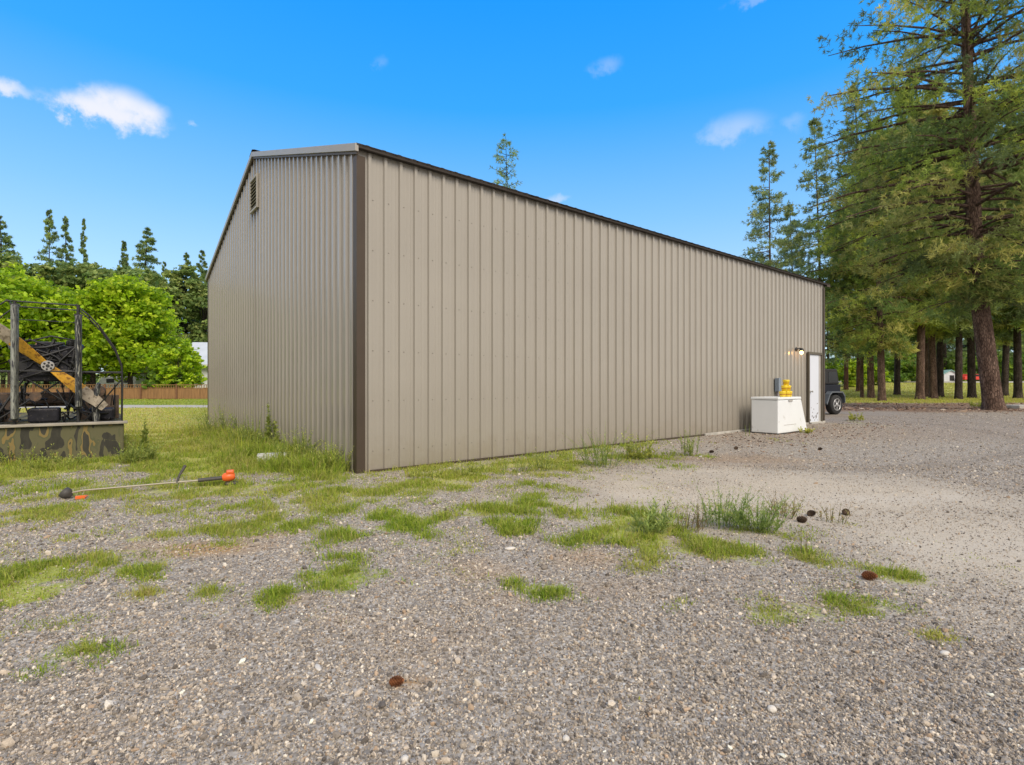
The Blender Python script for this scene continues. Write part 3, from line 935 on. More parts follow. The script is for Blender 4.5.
# ------------------------------------------------------------------ airboat
def build_airboat():
    b = thing('airboat', 'derelict camouflage airboat with amber propeller and peeling rudders in tall grass', 'airboat', (-6.32, 8.60, 0), math.atan2(.60, .80))
    # local: +x to the right along the stern (stern runs from x = -2 to 0), +y forward
    hull = MB()
    L, H = 4.4, .53
    hull.add([(-2.02, 0, -.02), (-.0, 0, -.02), (0, 0, H), (-2.02, 0, H), (-2.02, 3.2, -.02), (0, 3.2, -.02), (0, 3.2, H), (-2.02, 3.2, H), (-1.9, L, .45), (-.1, L, .45), (-.1, L, H + .05), (-1.9, L, H + .05)],
             [(0, 1, 2, 3), (0, 4, 5, 1), (1, 5, 6, 2), (0, 3, 7, 4), (3, 2, 6, 7), (4, 8, 9, 5), (5, 9, 10, 6), (4, 7, 11, 8), (7, 6, 10, 11), (8, 11, 10, 9)])
    h = hull.build('hull', M['camo'], b, bevel=.02)
    MB().box(-2.06, .05, -.06, .12, H + .004, H + .045).build('deck_lip', M['deckw'], b, bevel=.008)
    # cage: rear hoop, front hoop, rails
    def hoop(y, dz=0):
        right = [(-.026, H + .04), (-.02, 1.20), (-.03, 1.49), (-.118, 1.76), (-.31, 2.09), (-.45, 2.27), (-.60, 2.41 + dz)]
        left = [(-2.0 - u, w) for u, w in right]
        return [(u, y, w) for u, w in right] + [(u, y, w) for u, w in left[::-1]]
    cg = MB()
    cg.tube(hoop(.06), .0125).tube(hoop(.95, .02), .011)
    for y in (.06, .95):
        cg.tube([(-.02, y, 1.37), (-1.98, y, 1.37)], .010)
    cg.tube([(-.6, .06, 2.14), (-1.4, .06, 2.14)], .006)
    for u, w in ((-.02, 1.37), (-.31, 2.09), (-.60, 2.42), (-1.4, 2.42), (-1.69, 2.09), (-1.98, 1.37)):
        cg.tube([(u, .06, w), (u, .95, w)], .013)
    cg.tube([(-.02, .95, H + .04), (-.02, .95, 1.37)], .014).tube([(-1.98, .95, H + .04), (-1.98, .95, 1.37)], .014)
    cg.tube([(-.03, .06, 1.25), (-.50, .3, H + .06)], .011).tube([(-1.97, .06, 1.25), (-1.5, .3, H + .06)], .011)
    cg.build('cage', M['black'], b)
    # rudders (deep vertical vanes edge-on to the stern) on posts
    for x, mt, z0, z1 in ((-.579, 'peel', .82, 2.24), (-1.31, 'peel2', .66, 2.34)):
        pr = [(x + .048 * math.cos(t) * (1.0 if math.cos(t) > 0 else .8), -.01 + .30 * (math.sin(t) * .5 + .5) - .12) for t in [6.283 * k / 14 for k in range(14)]]
        rd = MB().prism(pr, z0, z1, 'z').build('rudder', M[mt], b, bevel=.012)
        MB().tube([(x, .05, H + .04), (x, .05, 2.42)], .022).box(x - .06, x + .06, -.02, .16, z0 - .03, z0 - .004).box(x - .05, x + .05, 0, .14, z1 + .004, z1 + .03).build('rudder_post', M['black'], rd)
    MB().tube([(-.36, .34, H + .04), (-.38, .34, .95), (-.33, .30, 1.19)], [.05, .055, .03]).build('stub_post', M['peel'], b)
    # propeller: two twisted blades
    pc = Vector((-.953, .27, 1.46))
    ang = R(136.5)
    dv = Vector((math.cos(ang), 0, math.sin(ang))); nv = Vector((0, 1, 0)); wv = dv.cross(nv)

    def blade(parts, sgn, a, c, name, mat, par):
        v, f = [], []
        n = 8
        for i in range(n + 1):
            t = a + (c - a) * i / n
            wd = .055 + .045 * math.sin(min(t, .75) / .75 * math.pi * .62) if t < .75 else .097 - .03 * ((t - .75) / .25)
            tw = R(48 - 32 * t)
            d_ = (wv * math.cos(tw) * sgn + nv * math.sin(tw))
            e_ = (nv * math.cos(tw) - wv * math.sin(tw) * sgn)
            ctr = pc + dv * sgn * t * .97
            for q, th in ((-1, .004), (-.3, .014), (.5, .012), (1, .003)):
                v.append(ctr + d_ * wd * 1.02 * q + e_ * th)
            for q, th in ((1, -.003), (.5, -.008), (-.3, -.008), (-1, -.004)):
                v.append(ctr + d_ * wd * 1.02 * q + e_ * th)
        for i in range(n):
            for k in range(8):
                f.append((i * 8 + k, i * 8 + (k + 1) % 8, (i + 1) * 8 + (k + 1) % 8, (i + 1) * 8 + k))
        f += [tuple(range(8)), tuple(n * 8 + k for k in range(7, -1, -1))]
        return MB().add(v, f, False).build(name, mat, par)
    hubm = MB().lathe([(.078, -.05), (.082, -.045), (.082, .04), (.05, .12)], pc, (0, 1, 0), n=18)
    hb = hubm.build('propeller', M['hub'], b)
    bo = MB()
    for k in range(6):
        t = 6.283 * k / 6 + .3
        bo.lathe([(.014, 0), (.014, -.012), (.007, -.013)], pc + Vector((math.cos(t) * .052, -.0505, math.sin(t) * .052)), (0, 1, 0), n=8)
    bo.lathe([(.024, 0), (.024, -.012)], pc + Vector((0, -.0505, 0)), (0, 1, 0), n=10)
    bo.build('hub_bolts', M['black'], hb)
    for sgn in (1, -1):
        blade(None, sgn, .05, .57, 'blade', M['prop'], hb)
        blade(None, sgn, .572, 1.0, 'blade_tip', M['proptip'], hb)
    # engine
    e = MB()
    e.box(-1.33, -.62, .50, 1.35, 1.22, 1.62).box(-1.22, -.72, .46, .52, 1.30, 1.72).box(-1.12, -.80, .6, 1.2, 1.60, 1.86).box(-1.36, -1.08, .55, 1.25, 1.52, 1.80).box(-.92, -.64, .55, 1.25, 1.52, 1.80)
    for k in range(6):
        e.box(-1.40, -1.34, .58 + k * .11, .64 + k * .11, 1.50, 1.78).box(-.66, -.60, .58 + k * .11, .64 + k * .11, 1.50, 1.78)
    eng = e.build('engine', M['engine'], b, bevel=.02)
    MB().lathe([(.14, 0), (.15, .02), (.15, .09), (.13, .11), (.03, .13)], (-1.0, .80, 1.74), n=18).build('air_filter', M['copper'], eng)
    pp = MB()
    for sx in (-1, 1):
        pp.tube([(-1.0 + sx * .40, .6, 1.72), (-1.0 + sx * .44, .75, 1.80), (-1.0 + sx * .40, 1.1, 1.84), (-1.0 + sx * .30, 1.3, 1.70)], .035)
        pp.lathe([(.05, 0), (.06, .02), (.05, .09)], (-1.0 + sx * .30, .6, 1.80), n=12)
        pp.tube([(-1.0 + sx * .1, .48, 1.40), (-1.0 + sx * .36, .46, 1.38), (-1.0 + sx * .42, .5, 1.55)], .022)
    pp.lathe([(.12, 0), (.12, .05)], (-.78, .47, 1.36), (0, 1, 0), n=16).lathe([(.09, 0), (.09, .05)], (-1.24, .47, 1.46), (0, 1, 0), n=16)
    for k in range(30):
        xa, xb = random.uniform(-1.4, -.55), random.uniform(-1.4, -.55)
        za, zb_ = random.uniform(1.25, 1.85), random.uniform(1.25, 1.9)
        pp.tube([(xa, .5, za), ((xa + xb) / 2, .40 + random.uniform(-.03, .05), (za + zb_) / 2 + random.uniform(-.1, .12)), (xb, .5, zb_)], random.uniform(.010, .022), 6)
    pp.build('engine_pipes', M['black'], eng)
    for sx in (-1, 1):
        st = MB()
        x = -1.0 + sx * .25; xo = -1.0 + sx * .62
        st.tube([(x, .5, 1.28), (xo, .45, H + .04)], .018).tube([(x, 1.3, 1.28), (xo, 1.5, H + .04)], .018)
        st.tube([(x, .5, 1.28), (-1.0 - sx * .55, .5, H + .10)], .014)
        st.build('engine_stand', M['black'], b)
    MB().box(-1.22, -.84, .55, 1.0, H + .03, H + .26).build('fuel_tank', M['engine'], b, bevel=.03)
    MB().box(-.48, -.12, .55, 1.0, H + .03, H + .24).build('battery_box', M['engine'], b, bevel=.04)
    MB().box(-1.95, -1.55, .55, 1.1, H + .03, H + .34).build('battery_box', M['engine'], b, bevel=.04)
    # rusty side plates, looped cables and a wire guard
    for x0_, x1_, y_, z1_ in ((-1.93, -1.40, 1.25, 1.02), (-.62, -.06, 1.28, .98)):
        MB().box(x0_, x1_, y_, y_ + .02, H + .02, z1_).build('side_plate', M['rust'], b, bevel=.006)
    cb = MB()
    for k in range(34):
        xa = random.uniform(-1.9, -.1); xb = min(-.12, max(-1.88, xa + random.uniform(-.5, .5)))
        za, zb_ = random.uniform(H + .05, 1.0), random.uniform(H + .05, 1.25)
        ya = random.uniform(.35, 1.2)
        cb.tube([(xa, ya, za), ((xa * 2 + xb) / 3, ya - .1, max(za, zb_) + random.uniform(-.15, .1)), ((xa + 2 * xb) / 3, ya, min(za, zb_) + random.uniform(-.05, .1)), (xb, ya + .1, zb_)], random.uniform(.008, .02), 6)
    cb.build('cables', M['black'], b)
    wg = MB()
    for k in range(1, 9):
        z_ = H + .04 + k * .093
        for sx_ in (-.02, -1.98):
            wg.tube([(sx_, .06, z_), (sx_, .95, z_)], .004, 4)
    for k in range(1, 9):
        for sx_ in (-.02, -1.98):
            wg.tube([(sx_, .06 + k * .099, H + .04), (sx_, .06 + k * .099, 1.37)], .004, 4)
    wg.build('guard_mesh', M['black'], b)
    seat = MB().box(-1.75, -.25, 1.75, 2.2, H + .25, H + .36).box(-1.75, -.25, 1.68, 1.76, H + .30, H + .50)
    for x in (-1.6, -.4):
        seat.box(x - .03, x + .03, 1.8, 2.15, H, H + .25)
    seat.build('seat', M['rust'], b, bevel=.02)
    MB().lathe([(.10, -.03), (.10, .03)], (-.34, .62, 1.05), (.3, 1, 0), n=14).build('pulley', M['rust'], b)
    MB().lathe([(.075, -.02), (.075, .02)], (-1.12, .5, .98), (0, 1, 0), n=14).build('pulley', M['rust'], b)
    return b


build_airboat()


# ------------------------------------------------------------------ string trimmer, block, cones, stones
def build_trimmer():
    x0, y0 = g(68, 498); x1, y1 = g(236, 485)
    d = Vector((x1 - x0, y1 - y0, 0)); L = d.length
    r = thing('string_trimmer', 'orange string trimmer with a long pale shaft lying on the grass', 'string trimmer', (x0, y0, 0), math.atan2(d.y, d.x))
    z = .055
    MB().tube([(.02, 0, .05), (.12, 0, z + .012), (L - .36, 0, z + .03)], .0095).build('shaft', M['alu'], r)
    MB().lathe([(.03, -.05), (.055, -.04), (.058, .0), (.045, .02), (.02, .05)], (-.01, 0, .045), (.75, 0, -.65)).build('trimmer_head', M['trimgrey'], r)
    gd = MB()
    v, f = [], []
    for i in range(9):
        t = R(-100 + 25 * i * .8)
        for rr, zz in ((.03, .05), (.15, .012)):
            v.append((.13 + rr * math.cos(t) * .6, -.02 - rr * abs(math.cos(t * .5)) - .01, zz + .01 * math.sin(3 * t)))
    gd.box(.08, .17, -.12, -.012, .012, .018).box(.085, .165, -.125, -.118, .0, .035)
    gd.build('guard', M['orange'], r, bevel=.006)
    MB().tube([(L * .62, .0, z + .02), (L * .635, .02, z + .10), (L * .67, .06, z + .20)], [.012, .013, .017]).build('handle', M['trimgrey'], r)
    MB().tube([(L - .38, 0, z + .03), (L - .10, 0, z + .04)], .022).build('grip', M['trimgrey'], r)
    mo = MB().lathe([(.03, 0), (.048, .02), (.055, .06), (.05, .11), (.03, .13)], (L - .14, 0, z + .04), (1, 0, .12)).build('motor', M['orange'], r)
    MB().box(L - .10, L - .02, -.045, .045, z + .08, z + .125).build('motor_cover', M['orange'], mo, bevel=.012)
    MB().box(L - .11, L + .02, -.06, .045, .004, .045).build('motor_guard', M['trimgrey'], mo, bevel=.015)


build_trimmer()


def lump(name, r, sx, sy, sz, mat, label, cat, loc, rz=0, group=None, seed=0, sub=3, rough=.13):
    bm = bmesh.new(); bmesh.ops.create_icosphere(bm, subdivisions=sub, radius=1)
    rr = random.Random(seed); off = (rr.uniform(0, 50), rr.uniform(0, 50))
    for p in bm.verts:
        q = p.co
        k = 1 + rough * 2 * float(fbm(q.x * 1.7 + off[0] + q.z, q.y * 1.7 + off[1] + .7 * q.z, seed) - .5)
        p.co = Vector((q.x * sx, q.y * sy, q.z * sz)) * k * r
    me = bpy.data.meshes.new(name); bm.to_mesh(me); bm.free()
    o = link(name, me, mat); o.location = loc; o.rotation_euler = (0, 0, rz)
    return tag(o, label, cat, group)


x, y = g(272, 463)
blk = thing('concrete_block', 'pale concrete block half sunk in the weeds beside the gable wall', 'block', on(x, y, -.01), R(24))
bl = MB()
for a in ((-.20, .20, -.10, -.065), (-.20, .20, .065, .10), (-.20, -.165, -.0645, .0645), (.165, .20, -.0645, .0645), (-.018, .018, -.0645, .0645)):
    bl.box(a[0], a[1], a[2], a[3], 0, .155)
bl.build('block_body', M['block'], blk, bevel=.012)


def pine_cone(loc, r, mat, label, rz, group='pine cones lying on the gravel', tilt=(1.35, .2)):
    """scales set in a spiral about the axis of the cone"""
    v, f = [], []
    n = 90
    ln = r * 2.3
    for k in range(n):
        t = k / n
        a = k * 2.39996
        prof = r * (math.sin(math.pi * (0.12 + .82 * t)) ** .7) * (1 - .25 * t)
        z = ln * (t - .5)
        ca, sa = math.cos(a), math.sin(a)
        w = r * .30
        base = Vector((ca * prof * .35, sa * prof * .35, z)); tip = Vector((ca * prof, sa * prof, z + r * .22))
        sd = Vector((-sa, ca, 0)) * w
        i = len(v)
        v += [base - sd * .4, base + sd * .4, tip + sd * .7, tip - sd * .7, tip + Vector((ca, sa, -.5)) * r * .10, base - Vector((0, 0, r * .12))]
        f += [(i, i + 1, i + 2, i + 3), (i + 3, i + 2, i + 4), (i + 1, i, i + 5), (i + 2, i + 1, i + 5, i + 4), (i, i + 3, i + 4, i + 5)]
    m = MB().add(v, f)
    m.lathe([(.05 * r, -ln * .5), (r * .55, -ln * .3), (r * .5, 0), (r * .2, ln * .42)], (0, 0, 0), n=8)
    o = m.build('pine_cone', mat)
    o.location = loc; o.rotation_euler = (tilt[0], tilt[1], rz)
    return tag(o, label, 'pine cone', group)


CONES = [(801.5, 522, .040, 'cone', 'nearest of the three dark pine cones beside the dry weeds', .4), (811, 515.5, .036, 'cone', 'middle one of the three dark pine cones behind the nearest', 1.7),
         (846, 514.5, .038, 'cone', 'dark pine cone lying apart to the right of two others', 2.6), (711.5, 453, .036, 'cone', 'dark pine cone on the gravel near the end of the weedy wall foot', .9),
         (736, 449.5, .04, 'cone', 'dark pine cone on the gravel close to the white chest', 2.2), (820, 449.5, .034, 'cone', 'lone dark pine cone on the gravel below the white door', 1.2),
         (869, 581, .036, 'conered', 'russet pine cone beside a small tuft on the pale dirt', .7), (396, 685, .026, 'conered', 'russet pine cone lying alone on the foreground gravel', 1.45)]
for px, py, r, mt, lab, rz in CONES:
    x, y = g(px, py)
    r *= .88
    pine_cone(on(x, y, r * .72), r, M[mt], lab, rz)

STN = [(772, 711, .021, 'rounded white stone on the foreground gravel', 1.0, .9, .8, 'stone'), (701, 457, .06, 'flat white scrap of stone near the weedy wall foot', 1.5, .7, .25, 'stone'),
       (318, 668, .02, 'long pale stone bedded in the foreground gravel', 1.9, .7, .45, 'stone'), (945, 655, .022, 'pale stone at the edge of the packed dirt', 1.3, .8, .6, 'stone'),
       (566, 737, .018, 'small white stone near the bottom of the gravel', 1.0, .8, .7, 'stone'), (405, 757, .017, 'small white stone lying nearest to the bottom edge', 1.0, .9, .7, 'stone'),
       (510, 551, .035, 'pale stone among thin grass in front of the barn', 1.4, .8, .4, 'stone')]
for i, (px, py, r, lab, a, b_, c_, mt) in enumerate(STN):
    x, y = g(px, py)
    r *= .8
    lump('stone', r, a, b_, c_, M[mt], lab, 'stone', on(x, y, r * c_ * .5), i * 1.1, 'pale stones in the gravel', 40 + i, 2)


# ------------------------------------------------------------------ weeds and tufts
def tuft(px, py, rpx, h, hue, n, label, cat='grass tuft', name='grass_tuft', group='separate tufts of grass in the gravel', ry=None):
    X, Z = g(px, py)
    rr = rpx * Z / F; r2 = rr * .8 if ry is None else ry
    a = rng.uniform(0, 6.283, n); q = np.abs(rng.normal(0, .58, n)) * (1 + .35 * np.sin(3 * a + px) + .25 * np.sin(5 * a + py))
    x = X + np.cos(a) * q * rr; y = Z + np.sin(a) * q * r2
    v, f, c = blades(x, y, np.full(n, h * .72) * (1.1 - .7 * np.clip(q, 0, 1.2)) * rng.uniform(.5, 1.3, n), np.full(n, hue) + .2 * np.clip(q - .6, 0, 1), 7, np.full(n, .0015 + .0003 * Z), np.full(n, .012 + .002 * Z), .7)
    v = v - np.array([X, Z, 0])
    o = link(name, raw_mesh(name, v, f, c), M['blade']); o.location = (X, Z, 0)
    return tag(o, label, cat, group)


tuft(285, 470, 34, .26, .3, 110, 'tall grass tuft half hiding the pale concrete block', group=None)
tuft(318, 480, 30, .22, .35, 90, 'tall grass tuft near the barn corner below the gable wall', group=None)
tuft(140, 462, 26, .34, .3, 90, 'tall grass tuft at the right end of the airboat hull', group=None)
tuft(45, 470, 60, .20, .4, 150, 'long grass standing against the airboat stern', group=None, ry=.35)
for a in [(342, 573, 24, .09, .27, 100, 'thick bright green tuft of grass in front of the barn corner'), (210, 593, 26, .08, .38, 60, 'low green tuft between a yellow tuft and a grey green one'),
          (281, 594, 17, .09, .12, 60, 'small grey green tuft of grass on the left gravel'), (145, 594, 22, .08, .72, 60, 'small yellowish tuft below a wider green one on the left'),
          (150, 569, 34, .075, .4, 60, 'wide low green tuft above a yellowish tuft on the left'), (85, 648, 24, .075, .4, 55, 'ragged green tuft nearest the camera at the left'),
          (410, 523, 28, .10, .2, 90, 'green tuft of grass just below the barn corner'), (555, 594, 18, .075, .3, 50, 'small rounded green tuft alone in the middle gravel'),
          (903, 580, 13, .11, .35, 22, 'thin upright green tuft beside the russet cone'), (935, 637, 14, .05, .8, 35, 'brownish flat tuft at the far right of the gravel'),
          (832, 600, 11, .07, .2, 30, 'tiny bright green tuft over a flat patch on the right'), (805, 560, 14, .07, .5, 36, 'olive tuft with dry stalks at the dirt edge'),
          (770, 611, 38, .045, .45, 70, 'flat spreading patch of yellow green grass on the right gravel'), (862, 605, 32, .04, .5, 45, 'flat yellow green patch beside a larger spreading one')]:
    tuft(*a)


def weed(px, py, h, n_st, spread, hue, leafy, label, dry=False, kind='bush', at=None, name='weed_clump', leafsize=.03):
    X, Z = at if at else g(px, py)
    vs, fs, cs, k = [], [], [], 0
    greens = np.array([(.20, .29, .085), (.26, .36, .10), (.33, .42, .12)]) if not dry else np.array([(.26, .22, .11), (.34, .28, .14), (.18, .20, .08)])
    n_st = n_st if n_st <= 4 else int(n_st * 1.5)
    leafy = leafy * (1.6 if not dry else 1.2)
    for i in range(n_st):
        a = rng.uniform(0, 6.283); q = rng.random() ** .7 * spread
        p0 = np.array([math.cos(a) * q, math.sin(a) * q, -.01]); hh = h * rng.uniform(.5, 1.05)
        ln = rng.normal(0, .50 if n_st > 4 else .06) * hh; a2 = a + rng.normal(0, .6)
        p1 = p0 + np.array([math.cos(a2) * abs(ln) * .4, math.sin(a2) * abs(ln) * .4, hh * .55]); p2 = p0 + np.array([math.cos(a2) * abs(ln), math.sin(a2) * abs(ln), hh])
        w = .0016 + .00025 * Z
        cst = greens[rng.integers(0, 3)] * .9
        for sd in (np.array([w, 0, 0]), np.array([0, w, 0])):
            vs += [p0 - sd, p0 + sd, p1 + sd * .8, p1 - sd * .8, p2]
            fs += [(k, k + 1, k + 2), (k, k + 2, k + 3), (k + 3, k + 2, k + 4)]; cs += [cst] * 5; k += 5
        m = int(leafy * rng.uniform(.7, 1.3))
        for j in range(m):
            t = rng.uniform(.12, 1.0)
            b = p0 + (p1 - p0) * (t / .55) if t < .55 else p1 + (p2 - p1) * ((t - .55) / .45)
            az = rng.uniform(0, 6.283); el = rng.uniform(.1, 1.1)
            L = leafsize * (1.5 - t) * rng.uniform(.6, 1.4)
            d = np.array([math.cos(az) * math.cos(el), math.sin(az) * math.cos(el), math.sin(el)]) * L
            s_ = np.array([-math.sin(az), math.cos(az), 0]) * L * (.13 if kind == 'bush' else .28)
            cl = greens[rng.integers(0, 3)] * rng.uniform(.8, 1.3) * np.array([1 + hue, 1 + .4 * hue, 1])
            vs += [b, b + d * .5 - s_, b + d, b + d * .5 + s_]
            fs += [(k, k + 1, k + 2), (k, k + 2, k + 3)]; cs += [cl] * 4; k += 4
    o = link(name, raw_mesh(name, np.array(vs), np.array(fs), np.array(cs)), M['blade'])
    o.location = on(X, Z)
    return tag(o, label, 'weed', 'weeds growing in the yard')


weed(601, 466, .66, 22, .24, .1, 30, 'tallest weed clump against the long metal wall')
weed(640, 459, .40, 14, .20, .5, 18, 'leafy light green weed clump right of the tallest one by the wall', kind='leaf', leafsize=.05)
weed(690, 456, .46, 14, .14, .3, 20, 'upright weed at the end of the weedy wall foot', leafsize=.04)
weed(668, 457, .16, 9, .12, .4, 14, 'low weed between two taller ones at the long wall')
weed(723, 527, .40, 20, .15, .0, 30, 'grey green bushy weed clump with many thin stems, left of its pair')
weed(757, 531, .31, 26, .15, .05, 30, 'grey green bushy weed clump nearer the pine cones, right of its pair')
weed(783, 516, .26, 16, .10, .2, 10, 'wiry brown dry weed behind the two bushy clumps', dry=True)
weed(832, 521, .22, 9, .10, .2, 6, 'sparse dry weed with splayed stalks between pine cones', dry=True)
weed(807, 556, .22, 4, .05, .2, 4, 'few tall dry stalks rising from an olive tuft', dry=True)
weed(650, 533, .30, 16, .11, .15, 20, 'dark green weed rising from the large middle grass patch', leafsize=.05)
weed(686, 528, .27, 12, .16, .2, 12, 'thin feathery weed just behind the middle grass patch', dry=True)
weed(268, 447, .95, 1, .01, .3, 70, 'tall single spiky stalk standing before the gable wall', leafsize=.09, kind='leaf')
weed(277, 452, .62, 2, .05, .4, 40, 'shorter leafy stalk beside the tall one at the gable wall', leafsize=.08, kind='leaf')
weed(226, 434, .85, 34, .55, .35, 26, 'broad dark weed clump at the far part of the gable wall', leafsize=.05)
weed(300, 461, .58, 26, .34, .4, 22, 'weed clump behind the pale concrete block at the gable wall', leafsize=.05)
weed(335, 471, .42, 22, .24, .5, 20, 'weed clump at the near end of the gable wall by the corner', leafsize=.05)
weed(255, 446, .75, 26, .4, .4, 24, 'tall dense weed clump behind the spiky stalk at the gable wall', leafsize=.05)
weed(143, 455, .62, 2, .03, .3, 45, 'tall leafy stalk beside the corner of the airboat hull', leafsize=.08, kind='leaf')
weed(134, 463, .34, 20, .22, .3, 22, 'leafy weed clump hiding the corner of the airboat hull', leafsize=.06)
weed(60, 466, .22, 18, .40, .4, 18, 'low weeds growing against the middle of the airboat stern', leafsize=.05)
weed(12, 463, .30, 18, .35, .4, 20, 'weeds growing against the left part of the airboat stern', leafsize=.05)
weed(855, 421, .28, 9, .22, .7, 16, 'small yellow green weed on the gravel in front of the dark vehicle', leafsize=.07, kind='leaf')
weed(806, 433, .16, 8, .12, .8, 14, 'small yellowish weed at the foot of the white chest', leafsize=.05, kind='leaf')
weed(747, 436, .34, 3, .06, .3, 14, 'thin weed at the wall beside the near end of the white chest')
weed(470, 474, .22, 12, .3, .5, 14, 'low weed at the wall nearer the barn corner', leafsize=.04)
weed(425, 478, .20, 10, .25, .5, 14, 'lowest weed at the wall closest to the barn corner', leafsize=.04)
weed(545, 470, .30, 12, .2, .4, 18, 'feathery weed at the wall just left of the tallest clump', leafsize=.04)
weed(508, 472, .22, 12, .3, .4, 16, 'low weed at the middle of the grassy wall foot')
weed(990, 408, .40, 26, .75, .5, 24, 'grass and weeds round the foot of the big pine', leafsize=.12)


# ------------------------------------------------------------------ trees
def needle_tris(P, axis_dir, n_b, L, W, cols, spread=.9, up=.15):
    """a burst of n_b pointed blades at each point, leaning along axis_dir"""
    n = len(P); T = n * n_b
    d = rng.normal(size=(T, 3)); d /= np.linalg.norm(d, axis=1, keepdims=True)
    d = np.repeat(axis_dir, n_b, 0) * (1 - spread * .55) + d * spread
    d[:, 2] += up
    d /= np.linalg.norm(d, axis=1, keepdims=True)
    s = np.cross(d, rng.normal(size=(T, 3))); s /= np.linalg.norm(s, axis=1, keepdims=True) + 1e-9
    l = np.repeat(L, n_b) * rng.uniform(.6, 1.15, T); w = np.repeat(W, n_b) * rng.uniform(.7, 1.3, T)
    b = np.repeat(P, n_b, 0)
    v = np.stack([b - d * l[:, None] * .1, b + d * (l * .45)[:, None] + s * w[:, None], b + d * l[:, None], b + d * (l * .45)[:, None] - s * w[:, None]], 1).reshape(-1, 3)
    i = np.arange(T)[:, None] * 4
    f = np.concatenate([i + [0, 1, 2], i + [0, 2, 3]], 0)
    c = np.repeat(np.repeat(cols, n_b, 0) * rng.uniform(.85, 1.18, (T, 1)), 4, 0)
    return v, f, c


def conifer(H, rad, start, n_br, tufts, n_b, nl, nw, pal, trunk_r, lean=(), style='pine', taper=1.0, seed=0, bias=.95, twig=1.0):
    """trunk mesh and crown mesh of one tree, base at the origin"""
    global rng
    keep_rng = rng; rng = np.random.default_rng(seed + 100)
    bend = lean if lean else [(0, 0, 0), (rng.normal(0, .15), rng.normal(0, .15), H * .5), (rng.normal(0, .3), rng.normal(0, .3), H)]
    bz = [p[2] for p in bend]; bx = [p[0] for p in bend]; by = [p[1] for p in bend]
    ax = lambda z: np.stack([np.interp(z, bz, bx), np.interp(z, bz, by), np.asarray(z, float)], -1)
    tr = MB()
    zs = [-.15, 0, .15, .4, .9] + list(np.linspace(1.8, H, 10))
    rr = [trunk_r * (1.35 if z < .05 else 1.2 if z < .2 else 1.06 if z < .5 else 1.0) * max(.06, (1 - .86 * (max(z, 0) / H) ** 1.15)) for z in zs]
    tr.tube([tuple(ax(max(z, 0.0)) + np.array([0, 0, min(z, 0)])) for z in zs], rr, 10)
    u = rng.random(n_br)
    if style == 'fir':
        t = u ** .85
    else:
        t = u ** bias
    zb = start + (H - start) * t
    az = rng.uniform(0, 6.283, n_br)
    if style == 'fir':
        prof = (1 - t) ** taper * .96 + .04
    else:
        prof = np.clip(np.minimum((.35 + t * 3.0), 1.0) * (1 - t ** 2.3) ** .8, .06, 1)
    Lb = rad * prof * rng.uniform(.55, 1.12, n_br)
    pos, axd, colr, ls, wd = [], [], [], [], []
    for i in range(n_br):
        b0 = ax(zb[i]); ca, sa = math.cos(az[i]), math.sin(az[i])
        rise = (.10 + .30 * t[i]) if style == 'pine' else (-.22 + .55 * t[i] ** 2)
        droop = (.30 if style == 'pine' else .10) * (1.15 - t[i])
        n_p = max(4, int(tufts * (.25 + .75 * prof[i])))
        q = rng.uniform(.18 if style == 'fir' else .20, 1.0, n_p) ** .75
        side = rng.normal(0, 1, n_p) * Lb[i] * (.17 if style == 'pine' else .16) * (1.15 - q * .6)
        vert = rng.normal(0, 1, n_p) * Lb[i] * (.075 if style == 'pine' else .05) - (.03 * np.abs(side) if style == 'fir' else 0)
        if style == 'pine':
            nc = int(2 + Lb[i] * 1.5)
            qc = rng.uniform(.25, 1.0, nc) ** .8; sc_ = rng.normal(0, 1, nc) * Lb[i] * .17 * (1.2 - qc * .6); vc = rng.normal(0, 1, nc) * Lb[i] * .05
            k = rng.integers(0, nc, n_p); sd_c = twig * .27
            q = np.clip(qc[k] + rng.normal(0, sd_c, n_p) / (Lb[i] + .3), .08, 1.08); side = sc_[k] + rng.normal(0, sd_c, n_p); vert = vc[k] + rng.normal(0, sd_c * .62, n_p)
        z = b0[2] + Lb[i] * (rise * q - droop * q * q) + vert
        p = np.stack([b0[0] + ca * Lb[i] * q - sa * side, b0[1] + sa * Lb[i] * q + ca * side, z], -1)
        pos.append(p)
        axd.append(np.tile([ca, sa, rise - droop * 1.4], (n_p, 1)) + np.stack([-sa * side, ca * side, 0 * side], -1) / (Lb[i] + .01) * 3)
        base = pal[rng.integers(0, len(pal))]
        colr.append(base * rng.uniform(.78, 1.25) * rng.uniform(.8, 1.2, (n_p, 1)))
        if Lb[i] > .5 and i % (2 if style == 'fir' else 1) == 0:
            pts = [(b0[0] + ca * Lb[i] * s_, b0[1] + sa * Lb[i] * s_, b0[2] + Lb[i] * (rise * s_ - droop * s_ * s_)) for s_ in (0, .35, .7, .97)]
            r0 = min(trunk_r * .28, .012 * Lb[i] + .012)
            tr.tube(pts, [r0, r0 * .8, r0 * .5, r0 * .2], 4)
    P = np.concatenate(pos); A = np.concatenate(axd); A /= np.linalg.norm(A, axis=1, keepdims=True)
    C = np.concatenate(colr)
    n = len(P)
    v, f, c = needle_tris(P, A, n_b, np.full(n, nl), np.full(n, nw), C, .95 if style == 'pine' else .7, .10)
    rng = keep_rng
    return tr, raw_mesh('crown', v, f, c)


def hx(*rows):
    return np.array(rows)


